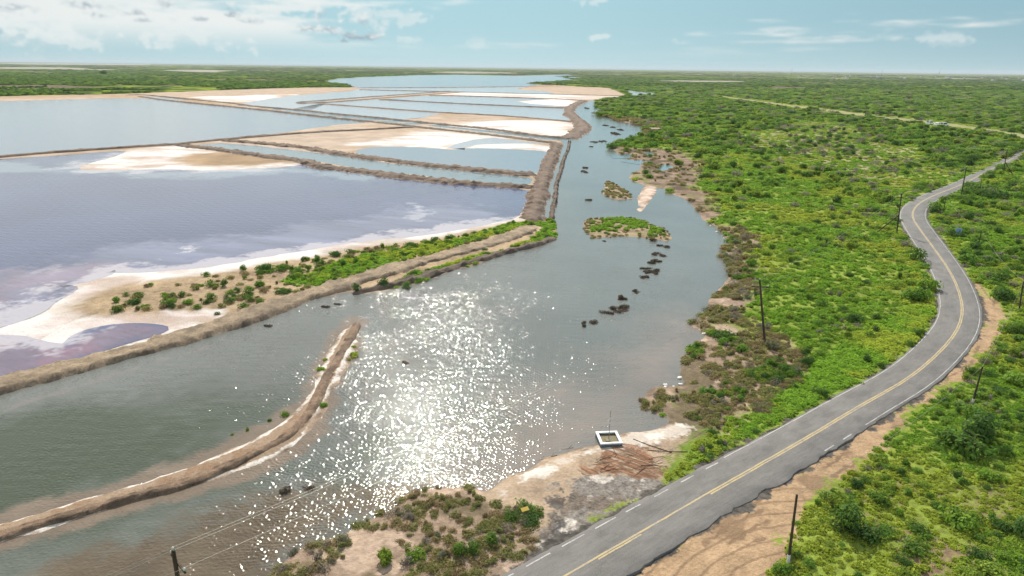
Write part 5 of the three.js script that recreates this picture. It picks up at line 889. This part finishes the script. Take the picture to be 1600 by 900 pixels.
const pe = pole('utility_pole', 'short leaf-topped pole with white foot at the inside of the bend', PL.e, { white: 0.5, thick: 0.11, vine: 3.8 });
const pf = pole('utility_pole', 'thin short pole in the dark shrub cluster past the bend', PL.f, { white: 0.5, thick: 0.11 });
for (const [k, l] of [['t1', 'far pole on the dirt track, nearest of three'], ['t2', 'far pole on the dirt track, middle of three'], ['t3', 'far pole on the dirt track, farthest of three']]) pole('utility_pole', l, [PL[k][0], PL[k][1], PL[k][2], 0, 0], { thick: 0.2, arm: 2, armTurn: -60 * RAD });
function wire(a, b, sag, label) {
  const pts = []; for (let i = 0; i <= 24; i++) { const t = i / 24; pts.push(V(mix(a.x, b.x, t), mix(a.y, b.y, t) - sag * 4 * t * (1 - t), mix(a.z, b.z, t))); }
  put(new THREE.Mesh(new THREE.TubeGeometry(new THREE.CatmullRomCurve3(pts), 48, 0.011, 5), wireMat), 'overhead_wire', { label, category: 'wire', group: 'overhead wires along the pole line' });
}
const beyond = [V(-70, 8.6, 8), V(-69, 9.4, 7), V(-68, 8.6, 6)];
for (const [A, B, w] of [[beyond, front, 'from the front pole out of frame to the left'], [front, shoreP, 'across the water from the front pole to the shore pole'], [shoreP, bendP, 'from the shore pole to the pole at the bend'], [bendP, pg, 'over the road from the bend pole'], [pg, ph, 'between the two far roadside poles']])
  for (let i = 0; i < 3; i++) wire(A[i], B[i], 1.1, ['left-hand', 'topmost', 'right-hand'][i] + ' thin wire ' + w);
const short = [pa, pb, pc, pd, pe, pf];
for (let i = 0; i + 1 < short.length; i++) wire(short[i][0], short[i + 1][0], 0.9, ['thin cable between the two nearest white-footed poles', 'thin cable from the thicket pole to the frame-edge pole', 'thin cable from the frame-edge pole towards the sign', 'thin cable between the two leaf-topped poles', 'thin cable from the bend to the dark shrub cluster'][i]);

// ------------------------------------------------------------------ the white basin at the water's edge
{
  const [x, z] = MAP.spots.basin, y = heightAt(x, z);
  const t = thing('concrete_basin', 'white square open basin at the water edge with thin staff', 'basin', [x, y, z], 6 * RAD);
  const conc = new THREE.MeshStandardMaterial({ color: lin(0.70, 0.70, 0.70), roughness: 0.8, bumpMap: dikeBump, bumpScale: 0.006 }), blue = new THREE.MeshStandardMaterial({ color: lin(0.09, 0.13, 0.17), roughness: 0.7 });  // walls of the white basin: their shade is painted in as dark blue
  const w = 1.12, d = 1.2, th = 0.26, h = 0.62;
  const box = (sx, sy, sz, px, py, pz) => { const g = new THREE.BoxGeometry(sx, sy, sz); g.translate(px, py, pz); return g; };
  part(t, 'wall', box(2 * w - 0.02, h - 0.1, th - 0.06, 0, (h - 0.1) / 2 - 0.12, d - th / 2), blue, 'front wall with its shade painted in as dark blue');
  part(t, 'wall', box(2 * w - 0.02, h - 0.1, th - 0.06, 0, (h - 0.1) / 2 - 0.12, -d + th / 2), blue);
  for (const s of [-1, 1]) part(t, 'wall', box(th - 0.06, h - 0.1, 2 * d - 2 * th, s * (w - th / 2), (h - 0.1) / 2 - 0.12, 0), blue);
  for (const s of [-1, 1]) { part(t, 'rim', box(2 * w, 0.14, th, 0, h - 0.15, s * (d - th / 2)), conc); part(t, 'rim', box(th, 0.14, 2 * d - 2 * th, s * (w - th / 2), h - 0.15, 0), conc); }
  part(t, 'floor', box(2 * w - 2 * th, 0.04, 2 * d - 2 * th, 0, 0.27, 0), new THREE.MeshStandardMaterial({ color: lin(0.13, 0.105, 0.045), roughness: 0.7, bumpMap: dikeBump, bumpScale: 0.04 }), 'murky olive water and weed inside');
  part(t, 'step', box(0.5, 0.1, 0.5, -0.15, 0.33, 0.2), new THREE.MeshStandardMaterial({ color: lin(0.2, 0.16, 0.1), roughness: 0.9 }));
  const s = thing('gauge_staff', 'thin dark staff with white tags standing in the basin', 'staff', [x, y + 0.28, z]);
  part(s, 'rod', shaft(V(0, 0, 0), V(0.02, 3.3, 0), 0.035, 0.025, 8), steel);
  const tag = (h, l, a) => { const g = new THREE.BoxGeometry(l, 0.09, 0.02); g.rotateZ(a); g.translate(-0.1, h, 0.04); part(s, 'tag', g, limewash); };
  tag(2.55, 0.6, -0.9); tag(1.95, 0.34, -0.7); tag(2.2, 0.24, 0.9);
}
// litter of dead branches on the sand beside it
{
  const r = rng(61), mat = new THREE.MeshStandardMaterial({ color: lin(0.06, 0.034, 0.022), roughness: 0.95 }), M = MAP.mulch, cx = M.reduce((s, p) => s + p[0], 0) / M.length, cz = M.reduce((s, p) => s + p[1], 0) / M.length;
  const heap = thing('dead_brush', 'reddish-brown heap of dead branches on the sand below the basin', 'branches', [cx, heightAt(cx, cz), cz]);
  for (let i = 0; i < 26; i++) {
    const a = r() * 6.283, q = Math.sqrt(r()), x = Math.cos(a) * q * 3.6, z = Math.sin(a) * q * 1.9, l = 0.6 + r() * 1.9, b = -0.35 + (r() - 0.5) * 1.3, c = (r() - 0.5) * 0.6, y0 = heightAt(cx + x, cz + z) - heightAt(cx, cz);
    const pts = [V(x, y0 + 0.01, z), V(x + Math.cos(b) * l * 0.5 + c * 0.3, y0 + 0.03 + r() * 0.1, z + Math.sin(b) * l * 0.5), V(x + Math.cos(b) * l, y0 + 0.02 + r() * 0.06, z + Math.sin(b) * l + c)];
    part(heap, 'branch', new THREE.TubeGeometry(new THREE.CatmullRomCurve3(pts), 5, 0.012 + r() * 0.014, 4), mat);
  }
  const lone = [[[4.5, -60.6], [7.0, -61.0]], [[1.3, -57.3], [4.6, -58.4]], [[12.5, -61.3], [15.8, -58.6]], [[13.5, -59.0], [17.4, -58.8]], [[3.4, -59.4], [6.3, -59.9]]];
  lone.forEach(([[x0, z0], [x1, z1]], i) => {
    const o = thing('dead_branch', ['thin dead branch lying on the white salt sand left of the basin', 'long dead branch on the beach nearest the shore bushes', 'dead branch on the sand right of the basin, slanting', 'dead branch on the sand right of the basin, level', 'short dead branch on the pale sand, middle of the beach'][i], 'branch', [x0, heightAt(x0, z0), z0]);
    const dx = x1 - x0, dz = z1 - z0, dy = heightAt(x1, z1) - heightAt(x0, z0);
    part(o, 'limb', new THREE.TubeGeometry(new THREE.CatmullRomCurve3([V(0, 0.03, 0), V(dx * 0.4, dy * 0.4 + 0.1, dz * 0.4 + 0.25), V(dx, dy + 0.04, dz)]), 10, 0.035, 5), mat);
    for (let k = 0; k < 5; k++) { const t = 0.25 + 0.14 * k, a = Math.atan2(dz, dx) + (k % 2 ? 0.7 : -0.7), l = 0.4 + 0.5 * r(); part(o, 'twig', shaft(V(dx * t, dy * t + 0.06, dz * t + 0.15), V(dx * t + Math.cos(a) * l, dy * t + 0.14, dz * t + Math.sin(a) * l), 0.018, 0.008, 4), mat); }
  });
}
// pale stones along the right shore and clods by the road
{
  const r = rng(19), stone = new THREE.MeshStandardMaterial({ color: lin(0.60, 0.57, 0.55), roughness: 0.9 }), forms = [0, 1, 2].map((k) => { const g = mergeVertices(new THREE.IcosahedronGeometry(1, 1).deleteAttribute('normal').deleteAttribute('uv')), p = g.attributes.position; for (let i = 0; i < p.count; i++) { const s = 0.75 + 0.5 * r(); p.setXYZ(i, p.getX(i) * s, p.getY(i) * s * 0.55, p.getZ(i) * s); } g.computeVertexNormals(); return g; });
  MAP.stones.forEach(([x, z, s], i) => { const m = new THREE.Mesh(forms[i % 3], stone); m.position.set(x, Math.max(0, heightAt(x, z)) + 0.1 * s, z); m.scale.setScalar(s); m.rotation.y = r() * 6; put(m, 'pale_stone', { label: 'pale stone lying at the edge of the right shore', category: 'stone', group: 'pale stones along the right shore' }); });
  const [px, pz] = MAP.spots.plank, t = thing('yellow_board', 'discarded yellow board caught in the dark foreground bush', 'board', [px, heightAt(px, pz) + 0.85, pz], 0.5);
  const g = new THREE.BoxGeometry(0.7, 0.04, 0.35, 6, 1, 2), p = g.attributes.position; for (let i = 0; i < p.count; i++) p.setY(i, p.getY(i) + 0.05 * Math.sin(p.getX(i) * 5)); g.computeVertexNormals();
  part(t, 'panel', g, new THREE.MeshStandardMaterial({ color: lin(0.52, 0.36, 0.06), roughness: 0.6 })).rotation.set(0.5, 0, -0.25);
}
// ------------------------------------------------------------------ road sign, seen from behind the bend
{
  const [x, z] = MAP.spots.sign, t = thing('road_sign', 'square blue-grey road sign on a post in the herbs beside the bend', 'sign', [x, heightAt(x, z), z], -0.42);
  part(t, 'post', shaft(V(0, -0.2, 0), V(0, 1.75, 0), 0.04, 0.04, 8), steel);
  const c = document.createElement('canvas'); c.width = c.height = 128; const k = c.getContext('2d');
  k.fillStyle = '#7f9fc4'; k.fillRect(0, 0, 128, 128); k.strokeStyle = '#c9d6e4'; k.lineWidth = 5; k.strokeRect(6, 6, 116, 116); k.strokeStyle = '#1c2a3c'; k.lineWidth = 10; k.lineJoin = 'round';
  k.beginPath(); k.moveTo(66, 112); k.lineTo(66, 76); k.lineTo(90, 62); k.lineTo(90, 36); k.stroke();
  const tex = new THREE.CanvasTexture(c); tex.colorSpace = THREE.SRGBColorSpace;
  const g = new THREE.BoxGeometry(1.25, 1.45, 0.03); g.translate(0, 1.15, 0.06);
  part(t, 'panel', g, new THREE.MeshStandardMaterial({ map: tex, roughness: 0.45 }));
}
// ------------------------------------------------------------------ cars on the dirt track
{
  const paint = new THREE.MeshPhysicalMaterial({ color: lin(0.82, 0.83, 0.84), roughness: 0.3, clearcoat: 0.8, clearcoatRoughness: 0.1 }), glass = new THREE.MeshPhysicalMaterial({ color: lin(0.03, 0.035, 0.04), roughness: 0.08 }), rubber = new THREE.MeshStandardMaterial({ color: lin(0.02, 0.02, 0.02), roughness: 0.9 }), rim = new THREE.MeshStandardMaterial({ color: lin(0.45, 0.45, 0.46), roughness: 0.35, metalness: 0.7 }), lamp = new THREE.MeshPhysicalMaterial({ color: lin(0.8, 0.8, 0.78), roughness: 0.1 }), red = new THREE.MeshPhysicalMaterial({ color: lin(0.4, 0.02, 0.02), roughness: 0.2 });
  const solid = (pts, w, bevel) => { const g = new THREE.ExtrudeGeometry(new THREE.Shape(pts.map(([a, b]) => new THREE.Vector2(a, b))), { depth: w - 2 * bevel, bevelEnabled: true, bevelSize: bevel, bevelThickness: bevel, bevelSegments: 2 }); g.translate(0, 0, -(w - 2 * bevel) / 2); return g; };
  function car(label, [x, z], turn, van) {
    const o = thing('parked_car', label, 'car', [x, heightAt(x, z), z], turn, 'white vehicles on the dirt track');
    const h = van ? 1.0 : 0.85; o.scale.setScalar(1.45);
    part(o, 'body', solid([[-2.2, 0.35], [2.2, 0.35], [2.25, 0.7], [2.1, h], [-2.15, h + 0.06], [-2.25, 0.7]], 1.75, 0.08), paint);
    part(o, 'cabin', solid(van ? [[-2.05, h], [1.1, h], [0.55, 1.78], [-1.9, 1.82]] : [[-1.55, h], [1.05, h], [0.4, 1.42], [-1.0, 1.44]], 1.55, 0.08), paint);
    for (const s of [-1, 1]) part(o, 'side_window', (() => { const g = solid(van ? [[-1.8, h + 0.12], [0.85, h + 0.12], [0.45, 1.66], [-1.75, 1.68]] : [[-1.25, h + 0.1], [0.75, h + 0.1], [0.32, 1.34], [-0.92, 1.35]], 0.03, 0.005); g.translate(0, 0, s * 0.785); return g; })(), glass);
    const ws = new THREE.BoxGeometry(0.03, van ? 0.82 : 0.62, 1.3); ws.rotateZ(van ? 0.6 : 0.84); ws.translate(van ? 0.92 : 0.82, van ? 1.4 : 1.16, 0); part(o, 'windscreen', ws, glass);
    const rw = new THREE.BoxGeometry(0.03, 0.5, 1.25); rw.rotateZ(van ? -0.15 : -0.75); rw.translate(van ? -2.06 : -1.38, van ? 1.45 : 1.17, 0); part(o, 'rear_window', rw, glass);
    for (const [a, s] of [[1.35, 1], [1.35, -1], [-1.35, 1], [-1.35, -1]]) { const w = new THREE.CylinderGeometry(0.34, 0.34, 0.22, 18); w.rotateX(Math.PI / 2); w.translate(a, 0.34, s * 0.82); const wheel = part(o, 'wheel', w, rubber); const q = new THREE.CylinderGeometry(0.2, 0.2, 0.02, 14); q.rotateX(Math.PI / 2); q.translate(a, 0.34, s * 0.945); part(wheel, 'rim', q, rim); }
    for (const s of [-1, 1]) { const a = new THREE.BoxGeometry(0.06, 0.16, 0.36); a.translate(2.25, 0.7, s * 0.6); part(o, 'headlight', a, lamp); const b = new THREE.BoxGeometry(0.06, 0.18, 0.26); b.translate(-2.26, 0.74, s * 0.65); part(o, 'tail_light', b, red); }
    return o;
  }
  const S = MAP.spots;
  car('white boxy van parked on the dirt track, left of the three vehicles', S.car1, 0.5, true);
  car('white car on the dirt track, middle of the three vehicles', S.car2, 0.35, false);
  car('white car on the dirt track, rightmost of the three vehicles', S.car3, 0.45, true);
}
// ------------------------------------------------------------------ trees
function tree(label, x, z, height, width, seed, group, tint = 0) {
  const o = thing('tree', label, 'tree', [x, heightAt(x, z) - 0.05, z], seed, group), r = rng(seed);
  const limbs = [shaft(V(0, 0, 0), V(0.1, height * 0.42, 0.05), height * 0.035, height * 0.024, 8)];
  for (let i = 0; i < 5; i++) { const a = i * 1.26 + r(); limbs.push(shaft(V(0.1, height * (0.3 + 0.05 * i), 0.05), V(Math.cos(a) * width * 0.3, height * (0.6 + 0.2 * r()), Math.sin(a) * width * 0.3), height * 0.017, height * 0.007, 5)); }
  part(o, 'trunk', mergeGeometries(limbs), bark);
  const g = foliage(seed * 13, { lobes: 12, leaves: 1100, leaf: 0.04, tall: 0.75, lift: 0 }); g.scale(width, height * 0.95, width); g.translate(0, height * 0.22, 0);
  part(o, 'crown', g, KINDS.dark_shrub.materials[tint]);
}
{
  const S = MAP.spots;
  tree('round dark tree left of a pair in the yellow glade before the far road', ...S.tree1, 4.4, 5.2, 5, undefined, 2); tree('round dark tree right of a pair in the yellow glade before the far road', ...S.tree2, 4.8, 5.0, 6, undefined, 1);
  tree('broad dark tree beside the far road next to the braced pole', ...S.tree3, 5, 8, 7, undefined, 0);
  tree('lone dark tree on the far left plain above the green land', -1180, -2050, 16, 22, 9, undefined, 1);
}
// small open shelter by the upper marsh
{
  const [x, z] = MAP.spots.hut, t = thing('pole_shelter', 'small brown pole shelter at the edge of the upper marsh', 'shelter', [x, heightAt(x, z), z], 0.3);
  for (const a of [-2.6, 0, 2.6]) for (const b of [-1.5, 1.5]) part(t, 'post', shaft(V(a, -0.2, b), V(a, 2.2, b), 0.09, 0.08, 6), wood);
  const roof = new THREE.BoxGeometry(6.4, 0.16, 4.0, 8, 1, 4), p = roof.attributes.position; for (let i = 0; i < p.count; i++) p.setY(i, p.getY(i) + 0.07 * nz(p.getX(i) * 3, p.getZ(i) * 3, 3, 2)); roof.rotateX(0.12); roof.translate(0, 2.3, 0); roof.computeVertexNormals();
  part(t, 'roof', roof, new THREE.MeshStandardMaterial({ color: lin(0.27, 0.21, 0.155), roughness: 0.95 }));
}
// ------------------------------------------------------------------ far town and masts on the horizon
{
  const r = rng(88), walls = [[0.7, 0.68, 0.65], [0.6, 0.55, 0.5], [0.74, 0.74, 0.76]].map((c) => new THREE.MeshStandardMaterial({ color: lin(...c), roughness: 0.9 })), roofs = [[0.3, 0.16, 0.11], [0.4, 0.38, 0.36], [0.6, 0.58, 0.56]].map((c) => new THREE.MeshStandardMaterial({ color: lin(...c), roughness: 0.9 })), hole = new THREE.MeshStandardMaterial({ color: lin(0.05, 0.05, 0.06), roughness: 0.4 });
  for (let i = 0; i < 34; i++) {
    const D = 3300 + 2300 * r(), x = D * (0.30 + 0.46 * Math.sqrt(r())), w = 12 + 18 * r(), d = 8 + 6 * r(), h = 5.5 + 6 * r() * r();
    const o = thing('town_house', 'tiny pale house of the town on the right horizon', 'house', [x, 0.4, -D], r() * 0.8, 'houses of the far town'), k = (r() * 3) | 0;
    const g = new THREE.BoxGeometry(w, h, d); g.translate(0, h / 2, 0); part(o, 'wall', g, walls[k]);
    const q = new THREE.ExtrudeGeometry(new THREE.Shape([new THREE.Vector2(-w / 2 - 0.4, 0), new THREE.Vector2(w / 2 + 0.4, 0), new THREE.Vector2(w / 2, 0.5), new THREE.Vector2(0, 1.4), new THREE.Vector2(-w / 2, 0.5)]), { depth: d + 0.6, bevelEnabled: false }); q.translate(0, h, -d / 2 - 0.3); part(o, 'roof', q, roofs[(k + i) % 3]);
    for (const s of [-0.25, 0.25]) { const b = new THREE.BoxGeometry(1.4, 1.3, 0.1); b.translate(w * s, h * 0.5, d / 2 + 0.03); part(o, 'window', b, hole); }
  }
  for (const [x, z, h, l] of [[1930, -5000, 58, 'thin radio mast on the horizon, leftmost of three'], [2560, -5000, 52, 'thin radio mast on the horizon, middle of three'], [2960, -5000, 62, 'thin radio mast on the horizon, rightmost of three']]) {
    const o = thing('radio_mast', l, 'mast', [x, 0.3, z]);
    for (let k = 0; k < 3; k++) { const a = k * 2.094; part(o, 'leg', shaft(V(Math.cos(a) * 2, 0, Math.sin(a) * 2), V(Math.cos(a) * 0.4, h, Math.sin(a) * 0.4), 0.3, 0.2, 5), steel); }
    for (let k = 1; k < 9; k++) { const q = mix(2, 0.4, k / 9), g = new THREE.TorusGeometry(q, 0.12, 4, 3); g.rotateX(Math.PI / 2); g.translate(0, h * k / 9, 0); part(o, 'ring', g, steel); }
  }
}
console.log('things');
renderer.render(scene, camera);
